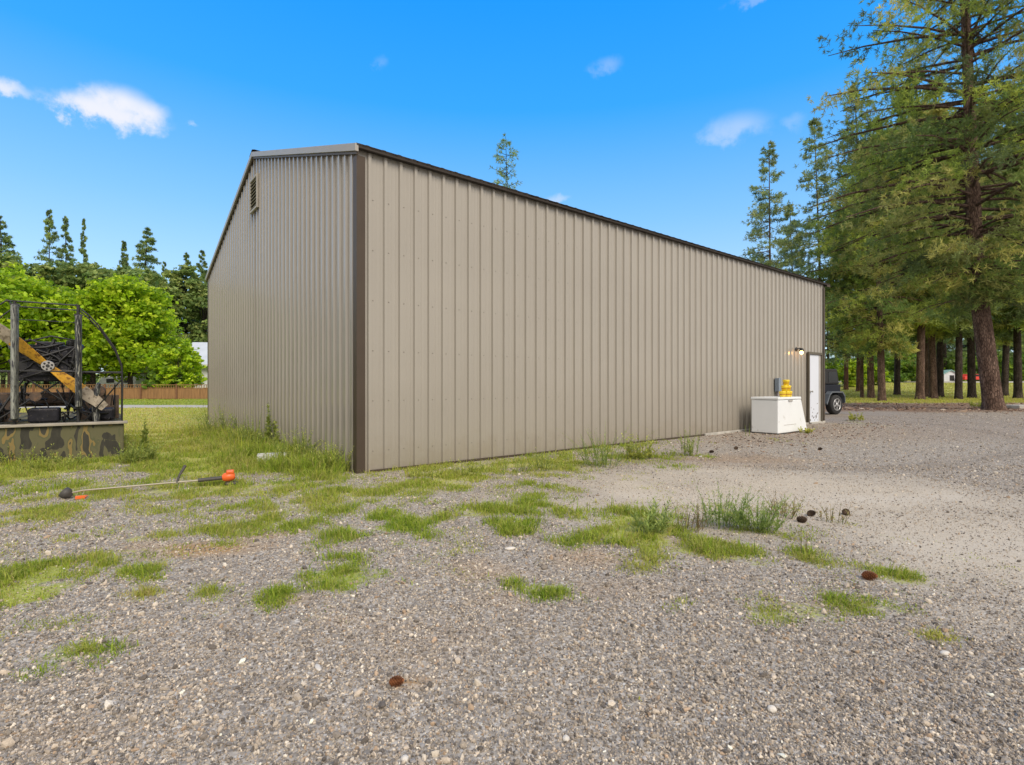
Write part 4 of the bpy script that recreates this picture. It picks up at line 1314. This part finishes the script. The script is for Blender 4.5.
PAL_OLIVE = hx((.18, .23, .045), (.25, .29, .055), (.14, .19, .05), (.29, .28, .08), (.10, .15, .04))
PAL_PINE = hx((.10, .14, .045), (.15, .18, .055), (.08, .11, .04), (.20, .21, .065))
PAL_BLUE = hx((.15, .20, .09), (.19, .235, .095), (.115, .16, .075), (.24, .26, .09))
PAL_FIR = hx((.09, .14, .06), (.12, .17, .065), (.15, .20, .07), (.08, .12, .055))
PAL_LFIR = hx((.14, .20, .06), (.19, .24, .07), (.13, .18, .06))


def plant_tree(name, tr_mesh, crown_mesh, bark_mat, label, loc, rz=0, scale=1.0, group=None, tr_obj=None):
    r = thing(name, label, 'tree', loc, rz, group)
    r.scale = (scale, scale, scale) if not isinstance(scale, tuple) else scale
    if isinstance(tr_mesh, MB):
        t = tr_mesh.build('trunk', bark_mat, r)
    else:
        t = link('trunk', tr_mesh, bark_mat, r)
    link('crown', crown_mesh, M['leaf'], r)
    return r, t.data


def tpos(px, Z, dz=-.05):
    X = (px - CX) / F * Z
    return on(X, Z, dz)


# the big leaning pine on the right
bt, bc = conifer(27, 6.6, 5.0, 265, 60, 14, .25, .016, np.concatenate([PAL_PINE, PAL_OLIVE]), .38, [(0, 0, 0), (-.75, .1, 6.4), (-.95, .1, 12), (-1.15, .2, 18.7), (-1.3, .2, 27)], seed=3, bias=1.3, twig=1.15)
plant_tree('pine_tree', bt, bc, M['bark'], 'big leaning pine with thick reddish trunk at the edge of the gravel', tpos(994, 24.1))

WOOD = 'pines of the wood beyond the yard'
VAR = []
for k, (pal, rad, st, nbr, tf) in enumerate([(PAL_OLIVE, 4.0, 5.4, 110, 40), (PAL_PINE, 3.7, 5.6, 100, 38), (np.concatenate([PAL_OLIVE, PAL_PINE]), 4.3, 4.9, 110, 38)]):
    t_, c_ = conifer(25, rad, st, nbr, tf, 9, .46, .042, pal, .25, seed=20 + k)
    me = t_.build('trunk', M['bark']); d_ = me.data; bpy.data.objects.remove(me)
    VAR.append((d_, c_))
for px, Z, k, sc_, rz, bk, lab in [
        (871, 44, 0, .92, .3, 'bark', 'reddish pine trunk next to the dark vehicle, left one of a pair'), 
        (897, 52, 1, 1.0, 1.2, 'barkd', 'dark slim pine standing alone right of the pair near the vehicle'), (920, 40.5, 0, 1.02, 4.0, 'bark', 'leftmost trunk of the tight cluster in mid wood'),
        (926.5, 47, 1, .95, .8, 'bark', 'slim trunk second from left in the tight cluster'), (933.5, 42.5, 2, 1.0, 5.2, 'bark', 'grey leaning trunk third in the tight cluster'),
        (940, 48, 1, 1.05, 3.1, 'barkd', 'blackish trunk at the right of the tight cluster'), (958.5, 41, 1, .9, 1.9, 'barkd', 'thin dark trunk between the tight cluster and the red car'),
        (972, 45, 0, 1.05, .1, 'barkd', 'stout dark trunk close left of the big leaning pine'), (1004.5, 50, 2, 1.0, 2.6, 'barkd', 'dark trunk just right of the big leaning pine'),
        (1018, 43, 1, 1.0, 4.6, 'barkd', 'dark trunk at the right edge beyond the pale slab'), (1052, 40, 0, 1.05, 1.0, 'bark', 'pine whose branches reach in at the right edge'),
        (846, 64, 1, .9, .5, 'barkr', 'thin reddish trunk far behind the dark vehicle'), (858.5, 60, 2, .88, 3.6, 'barkr', 'reddish far trunk left of the paired trunks')]:
    tm, cm = VAR[k]
    r = thing('pine_tree', lab, 'tree', tpos(px, Z), rz, WOOD); r.scale = (sc_ * 1.12, sc_ * 1.12, sc_)
    t2 = tm.copy(); t2.materials.clear()
    link('trunk', t2, M[bk], r); link('crown', cm, M['leaf'], r)

# lower drooping pine with olive needles in front of the wood
lt, lc = conifer(19, 5.6, 3.9, 190, 52, 12, .30, .022, PAL_OLIVE, .24, seed=61, bias=1.2, twig=1.3)
plant_tree('pine_tree', lt, lc, M['bark'], 'olive drooping pine, right one of the trunk pair nearest the dark vehicle', tpos(882, 37), 1.0)

# slender trees rising beyond the far end of the barn
for px, Z, H, rad, seed, pal, lab in [(771, 47, 22.8, 4.0, 71, PAL_BLUE, 'slender pointed conifer nearest above the far end of the barn roof'), (819, 46, 24.3, 4.4, 72, PAL_BLUE, 'slender pointed conifer second from the barn roof end'),
                                      (862, 45, 27, 4.4, 73, PAL_PINE, 'taller open conifer third from the barn roof end'), (792, 56, 20, 3.4, 74, PAL_BLUE, 'shorter thin conifer between the two slender ones')]:
    a, c = conifer(H, rad * 1.08, 4.0, 210, 24, 7, .33, .024, pal, .14, style='fir', seed=seed, taper=.78)
    plant_tree('conifer_tree', a, c, M['bark'], lab, tpos(px, Z), seed, group='slender conifers beyond the barn')
a, c = conifer(19.7, 4.9, 6, 130, 15, 6, .27, .022, PAL_LFIR, .10, style='fir', seed=81, taper=.85)
plant_tree('conifer_tree', a, c, M['barkd'], 'conifer whose thin top shows alone above the barn roof', tpos(511, 40))

# dark wall of conifers far behind the wood
FV = []
for k, (fr_, fb_, ft_) in enumerate([(6.0, 170, .85), (4.8, 150, 1.0), (5.6, 210, 1.15), (6.8, 150, .95), (4.4, 190, .8)]):
    t_, c_ = conifer(24, fr_, .8, fb_, 42, 6, .40, .045, np.concatenate([PAL_FIR, PAL_LFIR]), .26, style='fir', seed=90 + k, taper=ft_)
    ob = t_.build('trunk', M['barkd']); d_ = ob.data; bpy.data.objects.remove(ob)
    FV.append((d_, c_))


def far_tree(px, Z, H, k, rz, lab, group, wide=1.0):
    r = thing('fir_tree', lab, 'tree', tpos(px, Z, -.1), rz, group)
    s_ = H / 24
    r.scale = (s_ * wide, s_ * wide, s_)
    link('trunk', FV[k][0], None, r); link('crown', FV[k][1], None if len(FV[k][1].materials) else M['leaf_far'], r)


for i in range(24):
    far_tree(832 + i * 10.5 + random.uniform(-4, 4), random.uniform(102, 128), random.uniform(20, 27), i % 5, i * .9, 'dark fir closing the view far behind the pine trunks', 'dark firs closing the view behind the wood', 1.15)

LF = [(3, 62, 20.6, 1.0, 'dark tree at the left edge of the skyline'), (49, 74, 25.0, .62, 'tallest thin conifer of the left skyline, with a ragged tip'),
      (67, 76, 24.6, .72, 'second thin conifer of the left skyline, beside the tallest'), (83, 76, 24.2, .42, 'bare thin pointed conifer third in the left skyline'), 
      (124, 72, 20.0, .75, 'small pointed conifer left of the broad topped one'),
      (145, 70, 21.4, 1.0, 'broad topped conifer in the middle of the left skyline'), (165, 74, 17.6, .6, 'slim conifer between the broad topped one and the barn'),
      (187, 70, 18.0, 1.0, 'rounded conifer left of the barn gable'), (203, 76, 19.6, .9, 'conifer partly hidden by the barn gable edge')]
for i, (px, Z, H, w, lab) in enumerate(LF):
    far_tree(px, Z, H * .985, (i * 3) % 5, i * 1.7, lab, 'dark conifers of the left skyline', w * 1.0)
for i in range(8):                                                     # the same skyline going on past the left edge
    far_tree(-60 - i * 75, 66 + random.uniform(-3, 5), random.uniform(18, 24) + 1.6 * i, i % 5, i * 1.1, 'dark conifer continuing the skyline past the left edge', 'dark conifers of the left skyline', 1.1)


def broadleaf(H, rad, n_lobe, n_leaf, leaf, pal, trunk_r, seed, low=.12, trunk_h=.3):
    g_ = np.random.default_rng(seed)
    tr = MB()
    tr.tube([(0, 0, -.1), (.02, 0, H * .12), (.05, .03, H * trunk_h), (0, 0, H * .6), (0, .05, H * .85)], [trunk_r * 1.25, trunk_r, trunk_r * .85, trunk_r * .5, trunk_r * .12], 9)
    ctr, rad_l = [], []
    for i in range(n_lobe):
        a = i * 2.4 + g_.normal(0, .3); t = (i + .5) / n_lobe
        z = H * (low + .14 + (.80 - low) * t)
        rr = rad * .74 * math.sqrt(max(.03, 1 - (abs(t - .36) / .68) ** 2.2)) * g_.uniform(.6, 1.05)
        ctr.append((math.cos(a) * rr, math.sin(a) * rr, z)); rad_l.append(rad * g_.uniform(.26, .42))
        tr.tube([(0, 0, H * (.2 + .35 * t)), (math.cos(a) * rr * .5, math.sin(a) * rr * .5, z - H * .06), (math.cos(a) * rr, math.sin(a) * rr, z)], [trunk_r * .35, trunk_r * .22, trunk_r * .06], 5)
    ctr = np.array(ctr); rad_l = np.array(rad_l)
    k = g_.integers(0, n_lobe, n_leaf)
    d = g_.normal(size=(n_leaf, 3)); d /= np.linalg.norm(d, axis=1, keepdims=True)
    # sprays: leaves gathered in twig-sized clumps on the lobes
    n_sp = n_leaf // 9
    sk = g_.integers(0, n_lobe, n_sp); sd = g_.normal(size=(n_sp, 3)); sd /= np.linalg.norm(sd, axis=1, keepdims=True)
    sr = g_.uniform(.45, 1.12, n_sp)
    sp = ctr[sk] + sd * (rad_l[sk] * sr)[:, None] * np.array([1, 1, .72])
    q = g_.integers(0, n_sp, n_leaf)
    P = sp[q] + g_.normal(0, 1, (n_leaf, 3)) * rad * .055 * np.array([1, 1, .5])
    P[:, 2] = np.maximum(P[:, 2], H * .05)
    nrm = g_.normal(size=(n_leaf, 3)) * .75 + sd[q] * .3 + np.array([0, 0, .7]); nrm /= np.linalg.norm(nrm, axis=1, keepdims=True)
    u = np.cross(nrm, g_.normal(size=(n_leaf, 3))); u /= np.linalg.norm(u, axis=1, keepdims=True); w = np.cross(nrm, u)
    L = leaf * g_.uniform(.6, 1.25, n_leaf)[:, None]
    v = np.stack([P - u * L, P + w * L * .62 - u * L * .1, P + u * L, P - w * L * .62 - u * L * .1], 1).reshape(-1, 3)
    i = np.arange(n_leaf)[:, None] * 4
    f = np.concatenate([i + [0, 1, 2], i + [0, 2, 3]], 0)
    cl = pal[g_.integers(0, len(pal), n_sp)] * g_.uniform(.8, 1.2, (n_sp, 1))
    c = np.repeat(cl[q] * g_.uniform(.85, 1.15, (n_leaf, 1)), 4, 0)
    return tr, raw_mesh('crown', v, f, c)


PAL_MAPLE = hx((.24, .37, .015), (.33, .46, .018), (.42, .52, .03), (.18, .29, .018))
PAL_SHRUB = hx((.20, .30, .03), (.13, .22, .03), (.09, .16, .03))
for px, Z, H, rad, seed, nl, lab in [(-8, 42, 10.6, 5.0, 5, 14000, 'bright green maple at the left edge behind the airboat'), (46, 47, 9.9, 4.8, 6, 14000, 'bright green maple behind the airboat cage'),
                                     (93, 46, 9.4, 4.2, 8, 12000, 'smaller bright green maple between two larger ones'), (130, 47, 10.5, 4.4, 7, 16000, 'largest bright green maple beyond the fence near the barn'),
                                     (-70, 44, 11, 5.0, 9, 9000, 'bright green maple past the left edge of the airboat')]:
    t_, c_ = broadleaf(H, rad, 24, int(nl * 1.05), .20, PAL_MAPLE, .2, seed)
    r = thing('maple_tree', lab, 'tree', tpos(px, Z), seed, 'bright maples beyond the fence')
    t_.build('trunk', M['barkd'], r); link('crown', c_, M['decid'], r)
for px, Z, H, rad, seed, nl, pal, lab in [(178, 43.5, 4.4, 2.0, 31, 5000, PAL_MAPLE, 'young yellow green tree over the fence before the pale roof'),
                                          (164, 43.2, 2.6, 1.5, 32, 3000, PAL_SHRUB, 'rounded dark green shrub behind the fence'),
                                          (1090, 60, 3.2, 2.2, 33, 2500, PAL_SHRUB, 'green shrub under the pines past the right edge')]:
    t_, c_ = broadleaf(H, rad, 12, nl, .17, pal, .07, seed, .02, .2)
    r = thing('young_tree' if H > 4 else 'shrub', lab, 'tree' if H > 4 else 'shrub', tpos(px, Z), seed)
    t_.build('trunk', M['barkd'], r); link('crown', c_, M['decid'], r)
PAL_DARK = hx((.12, .175, .05), (.16, .21, .06), (.10, .15, .045), (.20, .235, .07))
for px, Z, H, rad, seed, lab in [(10, 60, 16.8, 4.0, 41, 'rounded dark leafy tree beside the left edge conifer'), (38, 63, 16.4, 3.6, 42, 'dense dark leafy tree below the tallest thin conifer'),
                                 (62, 59, 16.0, 3.4, 43, 'dense dark leafy tree below the second thin conifer'), (88, 62, 16.6, 3.4, 44, 'dark leafy tree right of the three thin conifers'),
                                 (112, 60, 15.4, 3.8, 45, 'wide dark leafy tree left of the broad topped conifer'), (136, 58, 15.2, 3.6, 46, 'dark leafy tree below the broad topped conifer'),
                                 (160, 66, 15.2, 3.4, 47, 'lower dark leafy tree behind the largest maple'), (184, 69, 17.6, 3.4, 48, 'rounded dark leafy tree left of the barn gable'), (205, 69, 16.0, 3.2, 49, 'dark leafy tree cut by the barn gable edge')]:
    t_, c_ = broadleaf(H * .94, rad * .92, 20, 8500, .24, PAL_DARK, .2, seed)
    r = thing('leafy_tree', lab, 'tree', tpos(px, Z), seed, 'dark leafy trees of the left skyline')
    t_.build('trunk', M['barkd'], r); link('crown', c_, M['leaf_far'], r)
# bright undergrowth at the back of the right lawn
for i, (px, Z, H, lab) in enumerate([(846, 72, 3.4, 'bright bush directly behind the dark vehicle roof'), (864, 76, 3.0, 'bright bush left of the paired pine trunks'), (888, 88, 4.2, 'bush seen between the paired trunks and the lone dark one'),
                                     (906, 90, 5.0, 'rounded green bush left of the tight cluster of trunks'), (918, 96, 4.0, 'bush hidden partly by the tight cluster of trunks'), (950, 104, 4.5, 'bush behind the small white shed'),
                                     (985, 104, 4.2, 'bush behind the red car and the big pine'), (1012, 100, 5.0, 'bush at the right edge behind the dark trunks'), (878, 94, 4.6, 'darker bush far behind the paired trunks'),
                                     (966, 106, 5.0, 'tall bush behind the red car')]):
    t_, c_ = broadleaf(H, H * .95, 12, 2600, .30, PAL_SHRUB if i > 1 else PAL_MAPLE * .8, .06, 130 + i, .0, .15)
    r = thing('bush', lab, 'bush', tpos(px, Z, -.15), i, 'bushes along the back of the wood')
    t_.build('trunk', M['barkd'], r); link('crown', c_, M['decid'], r)


# ------------------------------------------------------------------ fence, house, camper
def build_fence():
    y = 41.8; x0, x1 = -52.0, -18.0
    r = thing('picket_fence', 'brown wooden fence with open lattice top beyond the left lawn', 'fence', on((x0 + x1) / 2, y, 0))
    L = (x1 - x0) / 2; n = 0
    bd = MB(); x = -L
    while x < L:
        bd.box(x, x + .13, -.012, .012, .04, .86 + random.uniform(-.006, .006)); x += .142
    bd.build('fence_boards', M['fence'], r)
    tp = MB(); x = -L
    while x < L:
        tp.box(x, x + .05, -.010, .010, .925, 1.12); x += .20
    tp.build('lattice_top', M['fence'], r)
    MB().box(-L, L, -.04, .04, .865, .92).box(-L, L, -.05, .05, 1.125, 1.17).box(-L, L, .013, .06, .2, .28).build('rail', M['fence'], r)
    x = -L
    while x < L + .1:
        MB().box(x - .065, x + .065, -.075, -.0505, -.1, 1.22).build('post', M['fencep'], r); x += 2.83


build_fence()

hs = thing('house', 'house with pale tin roof and white wall half hidden behind the young tree', 'house', tpos(216, 58, 0), R(8))
hw = MB()
hw.box(-6, 6, -4, 4, 0, 3.0)
hwo = hw.build('wall', M['housew'], hs)
MB().prism([(-4.7, 2.75), (0, 5.3), (4.7, 2.75), (4.7, 2.93), (0, 5.5), (-4.7, 2.93)], -6.5, 6.5, 'x').build('roof', M['tinroof'], hs)
MB().prism([(-4, 3.0), (4, 3.0), (0, 5.1)], -5.95, 5.95, 'x').build('gable_wall', M['housew'], hs)
for x in (-4.5, -1.2, 2.6):
    w_ = MB().box(x - .6, x + .6, -4.06, -4.005, 1.0, 2.2).build('window', M['housew'], hs)
    MB().box(x - .52, x + .52, -4.075, -4.062, 1.08, 2.12).build('pane', M['glass'], w_)
cm_ = thing('camper', 'white parked camper trailer beyond the wooden fence', 'camper', tpos(132, 56, 0), R(4))
MB().prism([(-2.6, .5), (2.4, .5), (2.6, 1.2), (2.3, 1.75), (-2.3, 1.85), (-2.65, 1.3)], -1.05, 1.05, 'y').build('camper_body', M['housew'], cm_, bevel=.08)
for x in (-1.5, .2, 1.5):
    MB().box(x - .38, x + .38, -1.075, -1.055, 1.15, 1.55).build('window', M['glass'], cm_)
for x in (-.5, .35):
    MB().lathe([(.34, -.1), (.36, -.06), (.36, .06), (.34, .1)], (x, -.95, .34), (0, 1, 0), n=16).build('wheel', M['tyre'], cm_)


# ------------------------------------------------------------------ dark off-road vehicle by the barn's far end
def wheel_parts(parent, x, y, r, w, side):
    wh = MB().lathe([(r * .62, -w / 2), (r * .93, -w / 2), (r, -w * .32), (r, w * .32), (r * .93, w / 2), (r * .62, w / 2)], (x, y, r), (0, 1, 0), n=26).build('wheel', M['tyre'], parent)
    rm = MB()
    o = side * (w / 2 - .02)
    rm.lathe([(r * .62, -.03), (r * .62, .03), (r * .55, .035), (r * .54, -.02)], (x, y + o, r), (0, side, 0), n=24)
    rm.lathe([(r * .2, -.03), (r * .2, .03), (r * .1, .045)], (x, y + o, r), (0, side, 0), n=12)
    for k in range(5):
        a = 6.283 * k / 5 + .3
        Mx = Matrix.Translation((x, y + o, r)) @ Matrix.Rotation(a, 4, 'Y')
        rm.box(r * .16, r * .57, -.022, .022, -r * .085, r * .085, Mx)
    rm.build('rim', M['rim'], wh)
    return wh


def build_jeep():
    f = Vector((-.88, -.475, 0)); n = Vector((.475, -.88, 0)); w = Vector((12.50, 20.5, 0)) - n * .78
    r = thing('off_road_vehicle', 'dark blue off road vehicle parked at the far end of the barn', 'car', on(w.x, w.y), math.atan2(f.y, f.x))
    tub = MB().prism([(-.58, .52), (-.46, .52), (-.42, .86), (.42, .86), (.50, .48), (1.85, .48), (1.95, .86), (2.85, .82), (2.85, 1.10), (1.55, 1.16), (-.60, 1.16)], -.70, .70, 'y')
    body = tub.build('body', M['jeepb'], r, bevel=.03)
    MB().prism([(-.585, 1.165), (1.45, 1.165), (1.20, 1.76), (-.44, 1.78)], -.66, .66, 'y').build('soft_top', M['jeept'], r, bevel=.05)
    for sy in (-1, 1):
        y0, y1 = sorted((sy * .652, sy * .668))
        for pr in ([(-.46, 1.24), (.16, 1.24), (.16, 1.66), (-.36, 1.66)], [(.32, 1.24), (1.25, 1.24), (1.10, 1.66), (.32, 1.66)]):
            MB().prism(pr, y0, y1, 'y').build('window', M['glass'], r)
        for xw in (0, 2.42):
            fl = MB()
            v, fc = [], []
            arc = [(-.58, .50), (-.56, .74), (-.40, .90), (.30, .90), (.46, .80), (.66, .44)] if xw == 0 else [(-.62, .46), (-.45, .84), (-.3, .92), (.34, .92), (.5, .8), (.56, .62)]
            for (u, z) in arc:
                v += [(xw + u, sy * .69, z), (xw + u, sy * .90, z - .01), (xw + u * .93, sy * .90, z - .06), (xw + u * .93, sy * .69, z - .06)]
            for i in range(len(arc) - 1):
                for k in range(4):
                    fc.append((i * 4 + k, i * 4 + (k + 1) % 4, (i + 1) * 4 + (k + 1) % 4, (i + 1) * 4 + k))
            fc += [(0, 1, 2, 3), tuple(len(v) - 4 + k for k in (3, 2, 1, 0))]
            fl.add(v, fc).build('fender', M['flare'], r, bevel=.012)
            wheel_parts(r, xw, sy * .78, .385, .24, sy)
        MB().box(-.625, -.59, *sorted((sy * .55, sy * .67)), .78, .98).build('tail_light', M['tail'], r)
    MB().box(2.86, 2.99, -.75, .75, .50, .66).build('bumper', M['black'], r, bevel=.02)
    MB().box(-.72, -.60, -.72, .72, .44, .58).build('bumper', M['black'], r, bevel=.02)
    MB().lathe([(.2, -.1), (.36, -.1), (.385, -.06), (.385, .06), (.36, .1), (.2, .1)], (-.72, .05, 1.05), (1, 0, 0), n=24).build('spare_wheel', M['tyre'], r)
    MB().box(1.46, 1.50, -.64, .64, 1.17, 1.70, Matrix.Translation((0, 0, 0))).build('windshield', M['glass'], r)


build_jeep()

# red car, white shed, pale slab far right
rc = thing('red_car', 'small red car parked on the far road behind the big pine', 'car', tpos(971, 95, 0), R(6))
MB().prism([(-2.1, .30), (2.1, .30), (2.15, .72), (1.25, .86), (.55, 1.30), (-.95, 1.32), (-1.65, .90), (-2.12, .82)], -.85, .85, 'y').build('car_body', M['red'], rc, bevel=.06)
MB().prism([(1.02, .88), (.48, 1.23), (-.88, 1.25), (-1.35, .90)], -.865, -.852, 'y').build('window', M['glass'], rc)
for x in (-1.35, 1.35):
    wheel_parts(rc, x, -.76, .32, .2, -1)
    wheel_parts(rc, x, .76, .32, .2, 1)
sh = thing('garden_shed', 'small white shed with pale teal roof far off among the trunks', 'shed', tpos(948, 97, 0), R(-12))
MB().box(-1.1, 1.1, -.9, .9, 0, 1.35).build('wall', M['housew'], sh)
MB().prism([(-1.3, 1.25), (0, 2.0), (1.3, 1.25), (1.3, 1.37), (0, 2.12), (-1.3, 1.37)], -1.1, 1.1, 'y').build('roof', M['teal'], sh)
MB().prism([(-1.08, 1.351), (1.08, 1.351), (0, 1.93)], -.88, .88, 'y').build('gable_wall', M['housew'], sh)
MB().box(-.2, .5, -.93, -.905, .1, 1.1).build('door', M['dark'], sh)
x, y = g(1016, 408)
sl_ = thing('concrete_slab', 'pale concrete slab lying right of the big pine foot', 'slab', on(x, y - .3), R(10))
MB().box(-.75, 1.6, -.45, .45, -.05, .16).build('slab_body', M['concrete'], sl_, bevel=.03)
lump('stone', .22, 1.3, 1, .6, M['stone'], 'pale rounded stone in front of the concrete slab', 'stone', on(x - .3, y - 1.6, .05), .4, None, 77, 2)


# ------------------------------------------------------------------ sky, sun, camera
SUN_EL, SUN_AZ = R(42), math.atan2(.50, -.87)      # azimuth measured from +Y towards +X: behind the camera, to the right
sd_ = Vector((math.sin(SUN_AZ) * math.cos(SUN_EL), math.cos(SUN_AZ) * math.cos(SUN_EL), math.sin(SUN_EL)))


def build_world():
    w = bpy.data.worlds.new('World'); sc.world = w; w.use_nodes = True
    nt = w.node_tree
    bg = nt.nodes['Background']
    sky = nd(nt, 'ShaderNodeTexSky', sky_type='NISHITA'); sky.sun_disc = False
    sky.sun_elevation = SUN_EL; sky.sun_rotation = SUN_AZ
    sky.air_density = 1.0; sky.dust_density = .8; sky.ozone_density = 3.0; sky.altitude = 500
    hs_ = nd(nt, 'ShaderNodeHueSaturation'); hs_.inputs['Saturation'].default_value = 1.27; hs_.inputs['Value'].default_value = 1.45; hs_.inputs['Hue'].default_value = .502
    nt.links.new(sky.outputs[0], hs_.inputs['Color'])
    c = hs_.outputs[0]
    tc = nd(nt, 'ShaderNodeTexCoord')
    sz = nd(nt, 'ShaderNodeSeparateXYZ'); nt.links.new(tc.outputs['Generated'], sz.inputs[0])
    c = mixc(nt, .86, c, ramp(nt, sz.outputs[2], [(0, (2.7, 3.5, 3.95)), (.13, (2.1, 3.0, 3.9)), (.29, (1.0, 2.3, 3.95)), (.46, (.12, 1.6, 4.05)), (.62, (.0, 1.3, 4.05))]))
    dirv = tc.outputs['Generated']
    n1 = noise(nt, dirv, 21, 8, .62); n2 = noise(nt, dirv, 2.6, 6, .6)

    def dot(vv):
        q = nd(nt, 'ShaderNodeVectorMath', operation='DOT_PRODUCT'); q.inputs[1].default_value = vv; nt.links.new(dirv, q.inputs[0]); return q.outputs['Value']

    def smooth(v, a, b):
        r = nd(nt, 'ShaderNodeMapRange', interpolation_type='SMOOTHSTEP'); r.inputs[1].default_value = a; r.inputs[2].default_value = b
        nt.links.new(v, r.inputs[0]); return r.outputs[0]
    for px, py, rx, ry, amt in [(112, 114, 60, 15, 1.0), (90, 108, 28, 17, 1.0), (122, 103, 34, 19, 1.0), (148, 113, 22, 13, .95), (2, 86, 28, 9, .85), (738, 128, 36, 18, .36), (792, 121, 15, 8, .16), (609, 65, 16, 10, .20), (762, -6, 34, 6, .2), (558, 199, 14, 5, .4), (190, 125, 7, 3, .3), (382, 62, 7, 7, .10)]:
        d = Vector(((px - CX) / F, 1, (HY - py) / F)); k = d.length; d.normalize()
        rt = Vector((d.y, -d.x, 0)).normalized(); up = rt.cross(d)
        w_ = mth(nt, 'MULTIPLY', mth(nt, 'SUBTRACT', n1, .5), .05)
        a = mth(nt, 'DIVIDE', mth(nt, 'ADD', dot(rt), w_), rx / F / k); b = mth(nt, 'DIVIDE', mth(nt, 'ADD', dot(up), w_), ry / F / k)
        rr = mth(nt, 'SQRT', mth(nt, 'ADD', mth(nt, 'MULTIPLY', a, a), mth(nt, 'MULTIPLY', b, b)))
        fr = mth(nt, 'GREATER_THAN', dot(d), 0.3)
        e = mth(nt, 'ADD', mth(nt, 'SUBTRACT', 1.0, rr), mth(nt, 'MULTIPLY', mth(nt, 'SUBTRACT', n1, .5), 1.9))
        e = mth(nt, 'MULTIPLY', smooth(e, -.08, .95), fr)
        c = mixc(nt, mth(nt, 'MULTIPLY', e, amt), c, (CLOUD[0], CLOUD[1], CLOUD[2]))
    # bright cloud cover added out of view, behind and beside, for fill and reflections
    fill_bank = mth(nt, 'ADD', mth(nt, 'ADD', dot(Vector((0, -1, 0))), mth(nt, 'MULTIPLY', mth(nt, 'ABSOLUTE', dot(Vector((1, 0, 0)))), .75)), mth(nt, 'MULTIPLY', mth(nt, 'SUBTRACT', n2, .5), .30))
    fill_bank = mth(nt, 'MULTIPLY', smooth(fill_bank, -.08, .26), .92)
    c = mixc(nt, fill_bank, c, (3.85, 3.6, 3.3))
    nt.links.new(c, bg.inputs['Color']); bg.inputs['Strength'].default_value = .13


CLOUD = (3.5, 3.6, 4.0)
build_world()
sl = bpy.data.lights.new('sun', 'SUN'); sl.energy = 1.5; sl.angle = R(30); sl.color = (1.0, .90, .77)
so = bpy.data.objects.new('sun', sl); col.objects.link(so); so.rotation_euler = sd_.to_track_quat('Z', 'Y').to_euler()

cam = bpy.data.cameras.new('camera'); co = bpy.data.objects.new('camera', cam); col.objects.link(co)
cam.sensor_fit = 'HORIZONTAL'; cam.sensor_width = 36; cam.lens = F / 1024 * 36
cam.shift_y = (HY - 382.5) / 1024
cam.clip_start = .05; cam.clip_end = 3000
co.location = (0, 0, CH); co.rotation_euler = (R(90), 0, 0)
sc.camera = co

sc.view_settings.view_transform = 'Standard'; sc.view_settings.look = 'None'; sc.view_settings.exposure = 0.95; sc.view_settings.gamma = 1
sc.cycles.max_bounces = 6; sc.cycles.diffuse_bounces = 3; sc.cycles.glossy_bounces = 2; sc.cycles.transmission_bounces = 4
